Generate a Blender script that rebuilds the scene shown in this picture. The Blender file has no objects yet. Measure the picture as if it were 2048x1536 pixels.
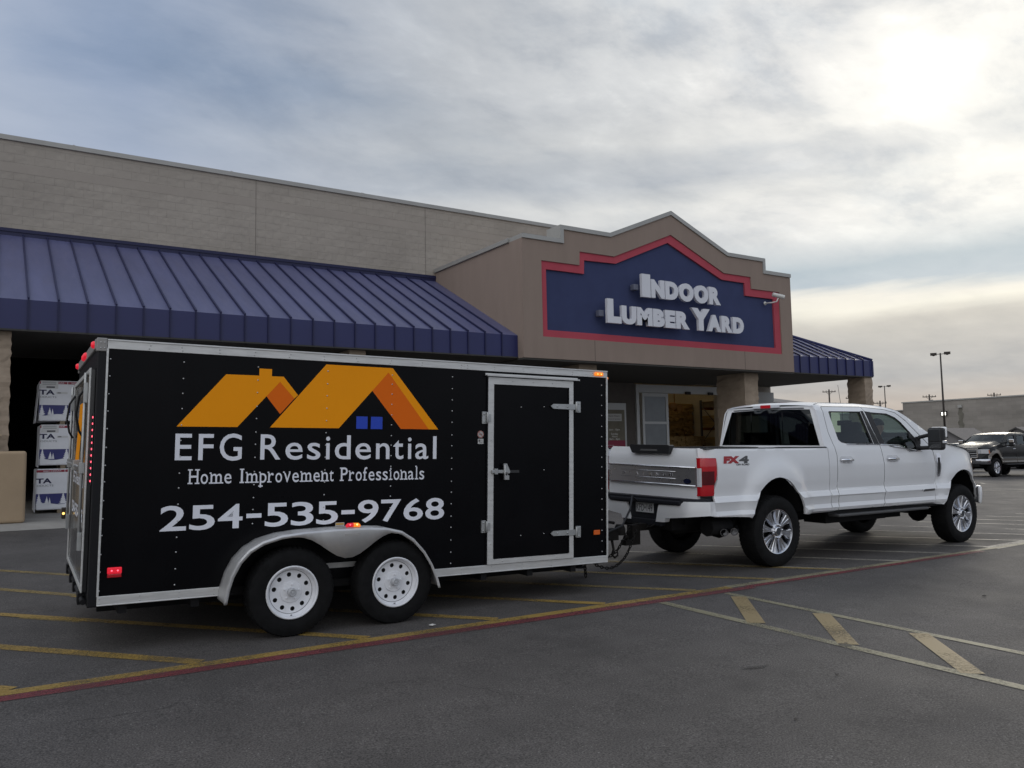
import bpy, bmesh, math, random
from mathutils import Vector, Matrix
from mathutils.geometry import tessellate_polygon, delaunay_2d_cdt
random.seed(7)
PI = math.pi
sc = bpy.context.scene
COL = sc.collection

# ------------------------------------------------------------------ camera, world, sun, exposure
cam_d = bpy.data.cameras.new('camera'); cam = bpy.data.objects.new('camera', cam_d); COL.objects.link(cam)
rt = Vector((0.840941, -0.54082, -0.0182)); up = Vector((-0.028579, -0.077974, 0.996546)); fw = Vector((0.540371, 0.837516, 0.081028))
M3 = Matrix((rt, up, -fw)).transposed()
cam.matrix_world = Matrix.Translation((0, 0, 1.5049)) @ M3.to_4x4()
cam_d.sensor_width = 36; cam_d.lens = 36*1627.43/2048; cam_d.clip_start = .05; cam_d.clip_end = 2000
sc.camera = cam
sc.view_settings.view_transform = 'Standard'; sc.view_settings.look = 'None'
sc.view_settings.exposure = 0.0; sc.view_settings.gamma = 1
sc.render.engine = 'CYCLES'

SUN_AZ, SUN_EL = math.radians(67), math.radians(18)       # azimuth from +Y towards +X
sun_dir = Vector((math.sin(SUN_AZ)*math.cos(SUN_EL), math.cos(SUN_AZ)*math.cos(SUN_EL), math.sin(SUN_EL)))

def build_world():
    w = bpy.data.worlds.new('World'); sc.world = w; w.use_nodes = True
    nt = w.node_tree; nt.nodes.clear(); N = nt.nodes.new; L = nt.links.new
    out = N('ShaderNodeOutputWorld'); bg = N('ShaderNodeBackground'); bg.inputs[1].default_value = 0.1
    L(bg.outputs[0], out.inputs[0])
    def val(x): return x
    def math_(op, a, b=None, c=None, clamp=False):
        n = N('ShaderNodeMath'); n.operation = op; n.use_clamp = clamp
        for i, q in enumerate((a, b, c)):
            if q is None: continue
            if isinstance(q, (int, float)): n.inputs[i].default_value = q
            else: L(q, n.inputs[i])
        return n.outputs[0]
    def mix(f, a, b, kind='MIX'):
        n = N('ShaderNodeMix'); n.data_type = 'RGBA'; n.blend_type = kind
        for s, q in ((n.inputs[0], f), (n.inputs[6], a), (n.inputs[7], b)):
            if isinstance(q, (int, float)): s.default_value = q
            elif isinstance(q, tuple): s.default_value = (*q, 1)
            else: L(q, s)
        return n.outputs[2]
    def ramp(f, stops, interp='LINEAR'):
        n = N('ShaderNodeValToRGB'); cr = n.color_ramp; cr.interpolation = interp
        while len(cr.elements) < len(stops): cr.elements.new(.5)
        for e, (p, c) in zip(cr.elements, stops):
            e.position = p; e.color = (*c, 1) if isinstance(c, tuple) else (c, c, c, 1)
        L(f, n.inputs[0]); return n.outputs[0]
    def noise(vec, scale, detail=6, rough=.55, dist=0.0):
        n = N('ShaderNodeTexNoise'); n.inputs['Scale'].default_value = scale; n.inputs['Detail'].default_value = detail
        n.inputs['Roughness'].default_value = rough; n.inputs['Distortion'].default_value = dist
        L(vec, n.inputs['Vector']); return n.outputs[0]
    tc = N('ShaderNodeTexCoord').outputs['Generated']
    sep = N('ShaderNodeSeparateXYZ'); L(tc, sep.inputs[0]); x, y, z = sep.outputs
    zc = math_('MAXIMUM', z, 0.0)
    # direction relative to the hidden sun: a = cos(angle)
    dot = N('ShaderNodeVectorMath'); dot.operation = 'DOT_PRODUCT'; L(tc, dot.inputs[0]); dot.inputs[1].default_value = sun_dir
    a = dot.outputs['Value']
    a01 = math_('MULTIPLY_ADD', a, .5, .5, True)
    # cloud deck seen in perspective
    inv = math_('DIVIDE', 1.0, math_('ADD', zc, .16))
    comb = N('ShaderNodeCombineXYZ'); L(math_('MULTIPLY', x, inv), comb.inputs[0]); L(math_('MULTIPLY', y, inv), comb.inputs[1])
    rot = N('ShaderNodeMapping'); rot.inputs['Rotation'].default_value = (0, 0, math.radians(-32)); rot.inputs['Scale'].default_value = (1.0, 1.45, 1); rot.inputs['Location'].default_value = (3.1, 1.7, 0)
    L(comb.outputs[0], rot.inputs[0]); cv = rot.outputs[0]
    n1 = noise(cv, .55, 8, .56, .25); n2 = noise(cv, 1.9, 8, .58, .25); n3 = noise(cv, 5.0, 6, .6, .3)
    # wide gradient: dull blue far from the sun, white close to it, unseen sky behind the camera brightened to light the scene
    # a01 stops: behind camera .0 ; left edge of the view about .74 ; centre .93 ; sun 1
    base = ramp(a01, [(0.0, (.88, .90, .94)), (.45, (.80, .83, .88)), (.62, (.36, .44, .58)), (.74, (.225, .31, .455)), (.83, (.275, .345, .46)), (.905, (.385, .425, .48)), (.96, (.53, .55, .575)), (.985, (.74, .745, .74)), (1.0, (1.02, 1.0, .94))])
    hi = ramp(zc, [(0.0, .50), (.20, .80), (.50, 1.65), (1.0, 1.75)])  # unseen sky behind: dimmed low, raised overhead to shape the light
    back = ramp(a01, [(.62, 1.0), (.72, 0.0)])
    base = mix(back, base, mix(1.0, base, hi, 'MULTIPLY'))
    # brightening and breaks in the deck
    t = math_('MULTIPLY_ADD', n1, 1.0, math_('MULTIPLY', n2, .45))
    wisp = ramp(t, [(.52, 0.0), (.84, 1.0)], 'EASE')
    lightc = ramp(a01, [(0, (.95, .95, .96)), (.6, (.55, .60, .68)), (.78, (.345, .415, .555)), (.9, (.52, .545, .58)), (.96, (.76, .77, .77)), (.985, (1.0, .98, .94)), (1.0, (1.2, 1.17, 1.08))])
    c = mix(wisp, base, lightc)
    # darker blue-grey undersides, mostly in the lower right
    dk = ramp(math_('MULTIPLY_ADD', n2, .75, math_('MULTIPLY', n3, .3)), [(.36, 1.0), (.54, 0.0)], 'EASE')
    dkf = math_('MULTIPLY', dk, math_('MULTIPLY_ADD', a01, 1.0, -.55, True))
    c = mix(dkf, c, mix(1.0, c, (.70, .78, .88), 'MULTIPLY'))
    c = mix(math_('MULTIPLY', ramp(zc, [(.10, 1.0), (.42, 0.0)]), ramp(a01, [(.72, .15), (.82, .55), (.90, .5), (.96, 0.0)])), c, (.62, .64, .67))
    # mottled cells of the deck towards the sun: grey bellies and bright rims
    n4 = noise(cv, 3.3, 9, .60, .25)
    cell = math_('MULTIPLY_ADD', n4, .7, math_('MULTIPLY', n2, .35))
    toward = ramp(a01, [(.76, .12), (.86, .55), (.95, 1.0)])
    grey = ramp(cell, [(.38, 1.0), (.56, 0.0)], 'EASE'); rim = ramp(cell, [(.54, 0.0), (.68, 1.0)], 'EASE')
    c = mix(math_('MULTIPLY', grey, math_('MULTIPLY', toward, .80)), c, mix(1.0, c, (.68, .71, .76), 'MULTIPLY'))
    c = mix(math_('MULTIPLY', rim, math_('MULTIPLY', toward, .55)), c, mix(1.0, c, (1.36, 1.34, 1.30), 'MULTIPLY'))
    # layered banks over the horizon on the sun's side: peach haze, grey bank, bright slit, blue-grey bank
    az = N('ShaderNodeMath'); az.operation = 'ARCTAN2'; L(x, az.inputs[0]); L(y, az.inputs[1])
    cb = N('ShaderNodeCombineXYZ'); L(math_('MULTIPLY', az.outputs[0], 1.5), cb.inputs[0]); L(math_('MULTIPLY', zc, 9.0), cb.inputs[1])
    nb = noise(cb.outputs[0], 1.5, 7, .55, .4)
    zd = math_('ADD', zc, math_('MULTIPLY', math_('SUBTRACT', nb, .5), .05))
    bc = ramp(zd, [(0.0, (.60, .47, .39)), (.04, (.50, .44, .39)), (.075, (.40, .405, .41)), (.11, (.47, .46, .44)), (.138, (.60, .57, .51)), (.155, (.95, .91, .78)), (.165, (.92, .88, .78)), (.176, (.47, .55, .61)), (.200, (.42, .51, .57)), (.225, (.56, .61, .64)), (.245, (.72, .73, .72)), (.285, (.86, .85, .80)), (.312, (.44, .48, .53)), (.335, (.52, .55, .58)), (.352, (.90, .89, .84))])
    bandf = ramp(zc, [(0.0, .92), (.20, .90), (.25, .40), (.30, .50), (.34, .45), (.40, 0.0)])
    band = math_('MULTIPLY', bandf, ramp(a01, [(.78, .10), (.88, .55), (.95, .92)]))
    c = mix(band, c, bc)
    # scatter through the thin cloud: Nishita sky under it
    sky = N('ShaderNodeTexSky'); sky.sky_type = 'NISHITA'; sky.sun_disc = False
    sky.sun_elevation = SUN_EL; sky.sun_rotation = SUN_AZ
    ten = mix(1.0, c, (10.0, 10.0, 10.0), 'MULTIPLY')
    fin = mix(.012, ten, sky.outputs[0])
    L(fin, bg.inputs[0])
build_world()
sd = bpy.data.lights.new('sun', 'SUN'); sd.energy = .55; sd.angle = math.radians(14); sd.color = (1, .92, .80)
sun = bpy.data.objects.new('sun', sd); COL.objects.link(sun)
sun.rotation_euler = sun_dir.to_track_quat('Z', 'Y').to_euler()

# ------------------------------------------------------------------ helpers
MATS = {}
def mat(name, col, rough=.6, metal=0.0, spec=.5, var=0.0, vscale=6.0, bump=0.0, bscale=40.0, coat=0.0, emit=None, estr=0.0, col2=None, space='Object', rvar=0.0, stretch=None):
    if name in MATS: return MATS[name]
    m = bpy.data.materials.new(name); m.use_nodes = True; MATS[name] = m
    nt = m.node_tree; b = nt.nodes['Principled BSDF']; N = nt.nodes.new; L = nt.links.new
    b.inputs['Base Color'].default_value = (*col, 1); b.inputs['Roughness'].default_value = rough
    b.inputs['Metallic'].default_value = metal; b.inputs['Specular IOR Level'].default_value = spec
    b.inputs['Coat Weight'].default_value = coat; b.inputs['Coat Roughness'].default_value = .06
    if emit: b.inputs['Emission Color'].default_value = (*emit, 1); b.inputs['Emission Strength'].default_value = estr
    if var or bump or rvar:
        tc = N('ShaderNodeTexCoord'); vec = tc.outputs[space]
        if stretch:
            mp = N('ShaderNodeMapping'); mp.inputs['Scale'].default_value = stretch; L(vec, mp.inputs[0]); vec = mp.outputs[0]
    if var:
        n = N('ShaderNodeTexNoise'); n.inputs['Scale'].default_value = vscale; n.inputs['Detail'].default_value = 8; n.inputs['Roughness'].default_value = .62
        L(vec, n.inputs['Vector'])
        r = N('ShaderNodeMapRange'); r.inputs[1].default_value = .3; r.inputs[2].default_value = .7; L(n.outputs[0], r.inputs[0])
        mx = N('ShaderNodeMix'); mx.data_type = 'RGBA'
        c2 = col2 or tuple(min(1, c*(1+var)) for c in col); c1 = col if col2 else tuple(c*(1-var) for c in col)
        mx.inputs[6].default_value = (*c1, 1); mx.inputs[7].default_value = (*c2, 1)
        L(r.outputs[0], mx.inputs[0]); L(mx.outputs[2], b.inputs['Base Color'])
    if rvar:
        n3 = N('ShaderNodeTexNoise'); n3.inputs['Scale'].default_value = vscale*1.7; n3.inputs['Detail'].default_value = 6; L(vec, n3.inputs['Vector'])
        r3 = N('ShaderNodeMapRange'); r3.inputs[1].default_value = .3; r3.inputs[2].default_value = .7
        r3.inputs[3].default_value = max(.02, rough-rvar); r3.inputs[4].default_value = min(1, rough+rvar); L(n3.outputs[0], r3.inputs[0]); L(r3.outputs[0], b.inputs['Roughness'])
    if bump:
        n2 = N('ShaderNodeTexNoise'); n2.inputs['Scale'].default_value = bscale; n2.inputs['Detail'].default_value = 6; L(vec, n2.inputs['Vector'])
        bp = N('ShaderNodeBump'); bp.inputs['Strength'].default_value = bump; bp.inputs['Distance'].default_value = .02; L(n2.outputs[0], bp.inputs['Height']); L(bp.outputs[0], b.inputs['Normal'])
    return m
def glass(name, tint, alpha_dark=.5, rough=.02):
    """thin tinted pane: transparent filter plus mirror sheen"""
    if name in MATS: return MATS[name]
    m = bpy.data.materials.new(name); m.use_nodes = True; MATS[name] = m
    nt = m.node_tree; nt.nodes.remove(nt.nodes['Principled BSDF']); N = nt.nodes.new; L = nt.links.new
    tr = N('ShaderNodeBsdfTransparent'); tr.inputs[0].default_value = (*[t*alpha_dark for t in tint], 1)
    gl = N('ShaderNodeBsdfGlossy'); gl.inputs['Roughness'].default_value = rough; gl.inputs[0].default_value = (.9, .95, 1, 1)
    fr = N('ShaderNodeFresnel'); ge = N('ShaderNodeNewGeometry'); mr = N('ShaderNodeMapRange'); mr.inputs[3].default_value = 1.5; mr.inputs[4].default_value = 1/1.5
    L(ge.outputs['Backfacing'], mr.inputs[0]); L(mr.outputs[0], fr.inputs[0])
    mx = N('ShaderNodeMixShader'); L(fr.outputs[0], mx.inputs[0]); L(tr.outputs[0], mx.inputs[1]); L(gl.outputs[0], mx.inputs[2])
    L(mx.outputs[0], nt.nodes['Material Output'].inputs[0]); return m

SPLIT = {'screen', 'lug_nut', 'door_seal', 'beam', 'raceway', 'upright', 'bottom_rail', 'insulator', 'slider_frame', 'awning_end_trim', 'tail_lamp_housing', 'bed_rail', 'chrome_strip', 'mirror_glass', 'licence_lamp'}
class MB:
    def __init__(s): s.v = []; s.f = []; s.m = []; s.sm = []
    def add(s, vs, fs, m=0, smooth=False):
        o = len(s.v); s.v += [tuple(q) for q in vs]
        for f in fs: s.f.append(tuple(o+i for i in f)); s.m.append(m); s.sm.append(smooth)
    def box(s, x0, x1, y0, y1, z0, z1, m=0):
        if x0 > x1: x0, x1 = x1, x0
        if y0 > y1: y0, y1 = y1, y0
        if z0 > z1: z0, z1 = z1, z0
        s.add([(x0,y0,z0),(x1,y0,z0),(x1,y1,z0),(x0,y1,z0),(x0,y0,z1),(x1,y0,z1),(x1,y1,z1),(x0,y1,z1)],
              [(3,2,1,0),(4,5,6,7),(0,1,5,4),(1,2,6,5),(2,3,7,6),(3,0,4,7)], m)
    def quad(s, a, b, c, d, m=0, smooth=False): s.add([a,b,c,d], [(0,1,2,3)], m, smooth)
    def prism(s, poly, holes, fn, d0, d1, m=0, mside=None):
        """poly [(a,b)] with holes, fn(a,b,d)->xyz; front at d0, back at d1"""
        loops = [list(poly)]+[list(h) for h in holes]
        tris = tessellate_polygon([[Vector((a,b,0)) for a,b in l] for l in loops])
        flat = [p for l in loops for p in l]
        front = [fn(a,b,d0) for a,b in flat]; back = [fn(a,b,d1) for a,b in flat]
        s.add(front, [tuple(t) for t in tris], m); s.add(back, [tuple(t)[::-1] for t in tris], m)
        for l in loops:
            n = len(l)
            for i in range(n):
                (a,b),(c,d) = l[i], l[(i+1) % n]
                s.add([fn(a,b,d0),fn(c,d,d0),fn(c,d,d1),fn(a,b,d1)], [(0,1,2,3)], m if mside is None else mside)
    def tube(s, pts, r, n=8, m=0, cap=True, smooth=True):
        pts = [Vector(p) for p in pts]; rs = r if isinstance(r, (list, tuple)) else [r]*len(pts); o = len(s.v); up0 = None
        for i, p in enumerate(pts):
            t = ((pts[i+1]-p) if i == 0 else (p-pts[i-1]) if i == len(pts)-1 else (pts[i+1]-pts[i-1])).normalized()
            if up0 is None: up0 = Vector((0,0,1)) if abs(t.z) < .9 else Vector((1,0,0))
            a = t.cross(up0).normalized(); b = a.cross(t).normalized(); up0 = b
            for k in range(n):
                th = 2*PI*k/n; s.v.append(tuple(p+(a*math.cos(th)+b*math.sin(th))*rs[i]))
        for i in range(len(pts)-1):
            for k in range(n):
                s.f.append((o+i*n+k, o+i*n+(k+1) % n, o+(i+1)*n+(k+1) % n, o+(i+1)*n+k)); s.m.append(m); s.sm.append(smooth)
        if cap:
            s.f.append(tuple(o+k for k in range(n))[::-1]); s.m.append(m); s.sm.append(False)
            q = o+(len(pts)-1)*n; s.f.append(tuple(q+k for k in range(n))); s.m.append(m); s.sm.append(False)
    def lathe(s, prof, c, axis, n=32, m=0, smooth=True, start=None):
        """prof [(r, d)] revolved about axis through c, d along the axis"""
        c = Vector(c); ax = Vector(axis).normalized(); a = ax.cross(Vector((0,0,1)) if abs(ax.z) < .9 else Vector((1,0,0))).normalized(); b = ax.cross(a)
        o = len(s.v)
        for r, d in prof:
            for k in range(n):
                th = 2*PI*k/n; s.v.append(tuple(c+ax*d+(a*math.cos(th)+b*math.sin(th))*r))
        for i in range(len(prof)-1):
            for k in range(n):
                s.f.append((o+i*n+k, o+i*n+(k+1) % n, o+(i+1)*n+(k+1) % n, o+(i+1)*n+k)); s.m.append(m); s.sm.append(smooth)
    def sphere(s, c, r, m=0, n=8, sc=(1,1,1)):
        rings = n//2; pts = []
        for i in range(rings+1):
            ph = PI*i/rings
            for k in range(n):
                th = 2*PI*k/n; pts.append((c[0]+r*sc[0]*math.sin(ph)*math.cos(th), c[1]+r*sc[1]*math.sin(ph)*math.sin(th), c[2]+r*sc[2]*math.cos(ph)))
        s.add(pts, [(i*n+k, (i+1)*n+k, (i+1)*n+(k+1) % n, i*n+(k+1) % n) for i in range(rings) for k in range(n)], m, True)
    def grid(s, rows, m=0, smooth=True, closed=False):
        o = len(s.v); w = len(rows[0])
        for r in rows: s.v += [tuple(p) for p in r]
        for i in range(len(rows)-1):
            for k in range(w-1 if not closed else w):
                s.f.append((o+i*w+k, o+i*w+(k+1) % w, o+(i+1)*w+(k+1) % w, o+(i+1)*w+k)); s.m.append(m); s.sm.append(smooth)
    def pieces(s, gap=.004):
        """separate groups of touching geometry, each as an MB of its own"""
        par = list(range(len(s.v)))
        def find(i):
            while par[i] != i: par[i] = par[par[i]]; i = par[i]
            return i
        for f in s.f:
            for i in f[1:]: par[find(i)] = find(f[0])
        box = {}
        for i, v in enumerate(s.v):
            r = find(i); b = box.setdefault(r, [list(v), list(v)])
            for k in range(3): b[0][k] = min(b[0][k], v[k]); b[1][k] = max(b[1][k], v[k])
        ks = list(box); g = {k: k for k in ks}
        def top(k):
            while g[k] != k: k = g[k]
            return k
        for i, a in enumerate(ks):
            for c in ks[i+1:]:
                if all(box[a][0][q]-gap <= box[c][1][q] and box[c][0][q]-gap <= box[a][1][q] for q in range(3)): g[top(a)] = top(c)
        out = {}
        for f, m, sm in zip(s.f, s.m, s.sm):
            r = top(find(f[0])); o, mp = out.setdefault(r, (MB(), {}))
            for i in f:
                if i not in mp: mp[i] = len(o.v); o.v.append(s.v[i])
            o.f.append(tuple(mp[i] for i in f)); o.m.append(m); o.sm.append(sm)
        return [o for o, _ in out.values()]
    def build(s, name, mats, parent=None, bevel=0, seg=2, recalc=True, auto=None, weld=False):
        if name in SPLIT and s.f:
            ps = s.pieces()
            if len(ps) > 1: return [p.build(name, mats, parent, bevel, seg, recalc, auto, weld) for p in ps][0]
        me = bpy.data.meshes.new(name); me.from_pydata(s.v, [], s.f)
        if not isinstance(mats, (list, tuple)): mats = [mats]
        for q in mats: me.materials.append(q)
        me.polygons.foreach_set('material_index', s.m); me.polygons.foreach_set('use_smooth', s.sm)
        if weld or recalc:
            bm = bmesh.new(); bm.from_mesh(me)
            if weld: bmesh.ops.remove_doubles(bm, verts=bm.verts, dist=1e-4)
            if recalc: bmesh.ops.recalc_face_normals(bm, faces=bm.faces)
            bm.to_mesh(me); bm.free()
        if auto is not None:
            try: me.set_sharp_from_angle(angle=math.radians(auto))
            except Exception: pass
        me.update()
        o = bpy.data.objects.new(name, me); COL.objects.link(o)
        if parent is not None: o.parent = parent
        if bevel:
            md = o.modifiers.new('bevel', 'BEVEL'); md.width = bevel; md.segments = seg; md.limit_method = 'ANGLE'; md.angle_limit = math.radians(40)
        return o
def tag(o, label=None, cat=None, group=None, kind=None):
    if label: o['label'] = label
    if cat: o['category'] = cat
    if group: o['group'] = group
    if kind: o['kind'] = kind
    return o
def thing(name, label, cat, loc=(0,0,0), rz=0, group=None, matrix=None):
    o = bpy.data.objects.new(name, None); COL.objects.link(o); o.empty_display_size = .2
    if matrix is not None: o.matrix_world = matrix
    else: o.location = loc; o.rotation_euler = (0, 0, rz)
    return tag(o, label, cat, group)
def dup(root, name=None):
    r = root.copy(); COL.objects.link(r)
    for ch in root.children:
        c = ch.copy(); COL.objects.link(c); c.parent = r
        for g in ch.children:
            d = g.copy(); COL.objects.link(d); d.parent = c
    return r
# text -------------------------------------------------------------------------------------------
_tc = {}
def glyphs(text, offset=0.0, res=4):
    key = (text, offset, res)
    if key in _tc: return _tc[key]
    cu = bpy.data.curves.new('t', 'FONT'); cu.body = text; cu.size = 1; cu.offset = offset; cu.resolution_u = res; cu.fill_mode = 'FRONT'
    o = bpy.data.objects.new('t', cu); COL.objects.link(o)
    dg = bpy.context.evaluated_depsgraph_get(); oe = o.evaluated_get(dg); me = oe.to_mesh()
    vs = [(v.co.x, v.co.y) for v in me.vertices]; fs = [tuple(p.vertices) for p in me.polygons]
    oe.to_mesh_clear(); bpy.data.objects.remove(o); bpy.data.curves.remove(cu)
    xs = [v[0] for v in vs] or [0, 1]; ys = [v[1] for v in vs] or [0, 1]
    _tc[key] = (vs, fs, min(xs), max(xs), min(ys), max(ys)); return _tc[key]
def put_text(mb, text, x0, x1, zb, cap, fn, m=0, offset=0.0, th=0.0, slant=0.0, space=None):
    """fit text between x0 and x1, capital height cap on baseline zb; fn(a,b,d)"""
    items = [(text, x0, x1)]
    vs, fs, ax, bx, ay, by = glyphs(text, offset); ch = glyphs('H', offset); h = ch[5]-ch[4]
    k = (x1-x0)/(bx-ax); kz = cap/h; z0 = ch[4]
    P = [(x0+(x-ax)*k+slant*(y-z0)*kz, zb+(y-z0)*kz) for x, y in vs]
    if th == 0: mb.add([fn(a,b,0) for a,b in P], fs, m); return
    mb.add([fn(a,b,0) for a,b in P], fs, m); mb.add([fn(a,b,th) for a,b in P], [f[::-1] for f in fs], m)
    cnt = {}
    for f in fs:
        for i in range(len(f)):
            e = (f[i], f[(i+1) % len(f)]); cnt[frozenset(e)] = cnt.get(frozenset(e), 0)+1
    for f in fs:
        for i in range(len(f)):
            e = (f[i], f[(i+1) % len(f)])
            if cnt[frozenset(e)] == 1:
                (a,b),(c,d) = P[e[0]], P[e[1]]
                mb.add([fn(a,b,0),fn(c,d,0),fn(c,d,th),fn(a,b,th)], [(0,1,2,3)], m)
def gz(x, y):
    return -.0045*x + .0167*min(y, 22.0) - .0095*max(0.0, x-14)
# ------------------------------------------------------------------ materials
white_paint = mat('white_automotive_paint', (.78, .79, .81), .30, 0, .5, coat=1.0, var=.025, vscale=1.5)
black_plastic = mat('black_plastic', (.018, .018, .02), .5, 0, .35, bump=.04, bscale=300)
chrome = mat('chrome', (.78, .79, .82), .09, 1.0)
polished = mat('polished_aluminium', (.66, .67, .70), .2, 1.0, rvar=.06, vscale=9)
tyre_m = mat('tyre_rubber', (.0085, .0085, .009), .8, 0, .18, var=.35, vscale=14, bump=.15, bscale=60)
dark_under = mat('dark_underbody', (.012, .012, .013), .8, 0, .2)
alu = mat('brushed_aluminium_trim', (.62, .62, .61), .42, .45, .5, var=.12, vscale=5, rvar=.1, stretch=(1, 8, 8))
alu_sheet = mat('bare_aluminium_fender', (.62, .62, .62), .45, .5, .5, var=.12, vscale=4, rvar=.1)
red_lens = mat('red_lens', (.50, .012, .02), .12, 0, .5, coat=.6)
dark_red_lens = mat('dark_red_lens', (.09, .004, .007), .15, 0, .5)
clear_lens = mat('clear_lens', (.62, .63, .66), .15, 0, .5, coat=.5)
amber_lens = mat('amber_lens', (.75, .16, .02), .2, 0, .5, coat=.4)
red_glow = mat('lit_red_lamp', (.5, .01, .02), .3, emit=(1, .02, .05), estr=.45)
red_glow_hot = mat('lit_red_diode', (.6, .1, .12), .3, emit=(1, .10, .16), estr=2.2)
amber_glow = mat('lit_amber_lamp', (.6, .2, .02), .3, emit=(1, .24, .015), estr=.8)
amber_hot = mat('lit_amber_diode', (.7, .4, .1), .3, emit=(1, .62, .16), estr=2.2)

# ------------------------------------------------------------------ ground
def asphalt_mat():
    m = bpy.data.materials.new('asphalt'); m.use_nodes = True; nt = m.node_tree; b = nt.nodes['Principled BSDF']; N = nt.nodes.new; L = nt.links.new
    tc = N('ShaderNodeTexCoord').outputs['Object']
    def noise(s, d=6, r=.6):
        n = N('ShaderNodeTexNoise'); n.inputs['Scale'].default_value = s; n.inputs['Detail'].default_value = d; n.inputs['Roughness'].default_value = r; L(tc, n.inputs['Vector']); return n.outputs[0]
    def rng(v, a, b_, c, d):
        r = N('ShaderNodeMapRange'); r.inputs[1].default_value = a; r.inputs[2].default_value = b_; r.inputs[3].default_value = c; r.inputs[4].default_value = d; L(v, r.inputs[0]); return r.outputs[0]
    def mul(a, b_):
        n = N('ShaderNodeMath'); n.operation = 'MULTIPLY'; L(a, n.inputs[0])
        if isinstance(b_, float): n.inputs[1].default_value = b_
        else: L(b_, n.inputs[1])
        return n.outputs[0]
    big = rng(noise(.35, 5), .35, .65, .86, 1.12); mid = rng(noise(3.2, 6), .35, .65, .88, 1.10); fine = rng(noise(95, 3, .78), .36, .64, .30, 1.75)
    vo = N('ShaderNodeTexVoronoi'); vo.inputs['Scale'].default_value = 55; L(tc, vo.inputs['Vector'])
    sp = N('ShaderNodeSeparateColor'); L(vo.outputs['Color'], sp.inputs[0])
    chip = rng(sp.outputs[0], .90, 1.0, 0.0, 1.0); near = rng(vo.outputs['Distance'], .14, .26, 1.0, 0.0)
    sparkle = mul(chip, near)
    # stains with an outline of their own
    st = rng(noise(.9, 4, .5), .60, .68, 1.0, .80)
    wv = N('ShaderNodeMix'); wv.data_type = 'RGBA'; wv.blend_type = 'ADD'; wv.inputs[0].default_value = .55
    nw = N('ShaderNodeTexNoise'); nw.inputs['Scale'].default_value = 2.2; nw.inputs['Detail'].default_value = 6; L(tc, nw.inputs['Vector']); L(tc, wv.inputs[6]); L(nw.outputs['Color'], wv.inputs[7])
    cr = N('ShaderNodeTexVoronoi'); cr.feature = 'DISTANCE_TO_EDGE'; cr.inputs['Scale'].default_value = .33; L(wv.outputs[2], cr.inputs['Vector'])
    line = rng(cr.outputs['Distance'], .0012, .0042, 1.0, 0.0); gate = rng(noise(.55, 3), .50, .60, 0.0, 1.0); crack = rng(mul(line, gate), 0, 1, 1.0, .62)
    tz = N('ShaderNodeMapping'); tz.inputs['Scale'].default_value = (.10, 1.5, 1); L(tc, tz.inputs[0]); nt2 = N('ShaderNodeTexNoise'); nt2.inputs['Scale'].default_value = 1.0; nt2.inputs['Detail'].default_value = 4; L(tz.outputs[0], nt2.inputs['Vector']); lane = rng(nt2.outputs[0], .38, .62, .93, 1.05)
    k = mul(mul(mul(mul(mul(big, mid), fine), st), crack), lane)
    cc = N('ShaderNodeMix'); cc.data_type = 'RGBA'; cc.blend_type = 'MULTIPLY'; cc.inputs[0].default_value = 1; cc.inputs[6].default_value = (.0745, .0675, .0635, 1)
    L(k, cc.inputs[7])
    mx = N('ShaderNodeMix'); mx.data_type = 'RGBA'; mx.inputs[7].default_value = (.34, .33, .31, 1); L(mul(sparkle, .75), mx.inputs[0]); L(cc.outputs[2], mx.inputs[6])
    L(mx.outputs[2], b.inputs['Base Color'])
    L(rng(noise(1.1, 5), .3, .7, .74, .86), b.inputs['Roughness']); b.inputs['Specular IOR Level'].default_value = .42
    bp = N('ShaderNodeBump'); bp.inputs['Strength'].default_value = .35; bp.inputs['Distance'].default_value = .006; L(noise(70, 4, .7), bp.inputs['Height']); L(bp.outputs[0], b.inputs['Normal'])
    return m
def paint_mat(name, col, worn=.5, cover=.9):
    """road paint rubbed through to the asphalt in patches"""
    m = bpy.data.materials.new(name); m.use_nodes = True; nt = m.node_tree; b = nt.nodes['Principled BSDF']; N = nt.nodes.new; L = nt.links.new
    tc = N('ShaderNodeTexCoord').outputs['Object']
    def noise(s, d, r):
        n = N('ShaderNodeTexNoise'); n.inputs['Scale'].default_value = s; n.inputs['Detail'].default_value = d; n.inputs['Roughness'].default_value = r; L(tc, n.inputs['Vector']); return n.outputs[0]
    a1 = N('ShaderNodeMath'); a1.operation = 'MULTIPLY_ADD'; L(noise(45, 5, .75), a1.inputs[0]); a1.inputs[1].default_value = .55
    a2 = N('ShaderNodeMath'); a2.operation = 'MULTIPLY'; L(noise(1.6, 5, .6), a2.inputs[0]); a2.inputs[1].default_value = .6; L(a2.outputs[0], a1.inputs[2])
    r = N('ShaderNodeMapRange'); r.inputs[1].default_value = worn-.10; r.inputs[2].default_value = worn+.13; r.inputs[3].default_value = 1.0-cover; r.inputs[4].default_value = cover; L(a1.outputs[0], r.inputs[0])
    tr = N('ShaderNodeBsdfTransparent'); mx = N('ShaderNodeMixShader'); L(r.outputs[0], mx.inputs[0]); L(tr.outputs[0], mx.inputs[1]); L(b.outputs[0], mx.inputs[2])
    L(mx.outputs[0], nt.nodes['Material Output'].inputs[0])
    b.inputs['Base Color'].default_value = (*col, 1); b.inputs['Roughness'].default_value = .6
    return m
g = MB()
xs = [-90, -40, -20, -10, -5] + list(range(0, 42, 2)) + [50, 60, 80, 110, 150, 220, 400, 900]
ys = [-90, -40, -20, -10, -5, 0, 2, 4, 6, 8, 10, 12, 14, 16, 18, 20, 22, 30, 40, 60, 90, 140, 250, 900]
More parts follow.
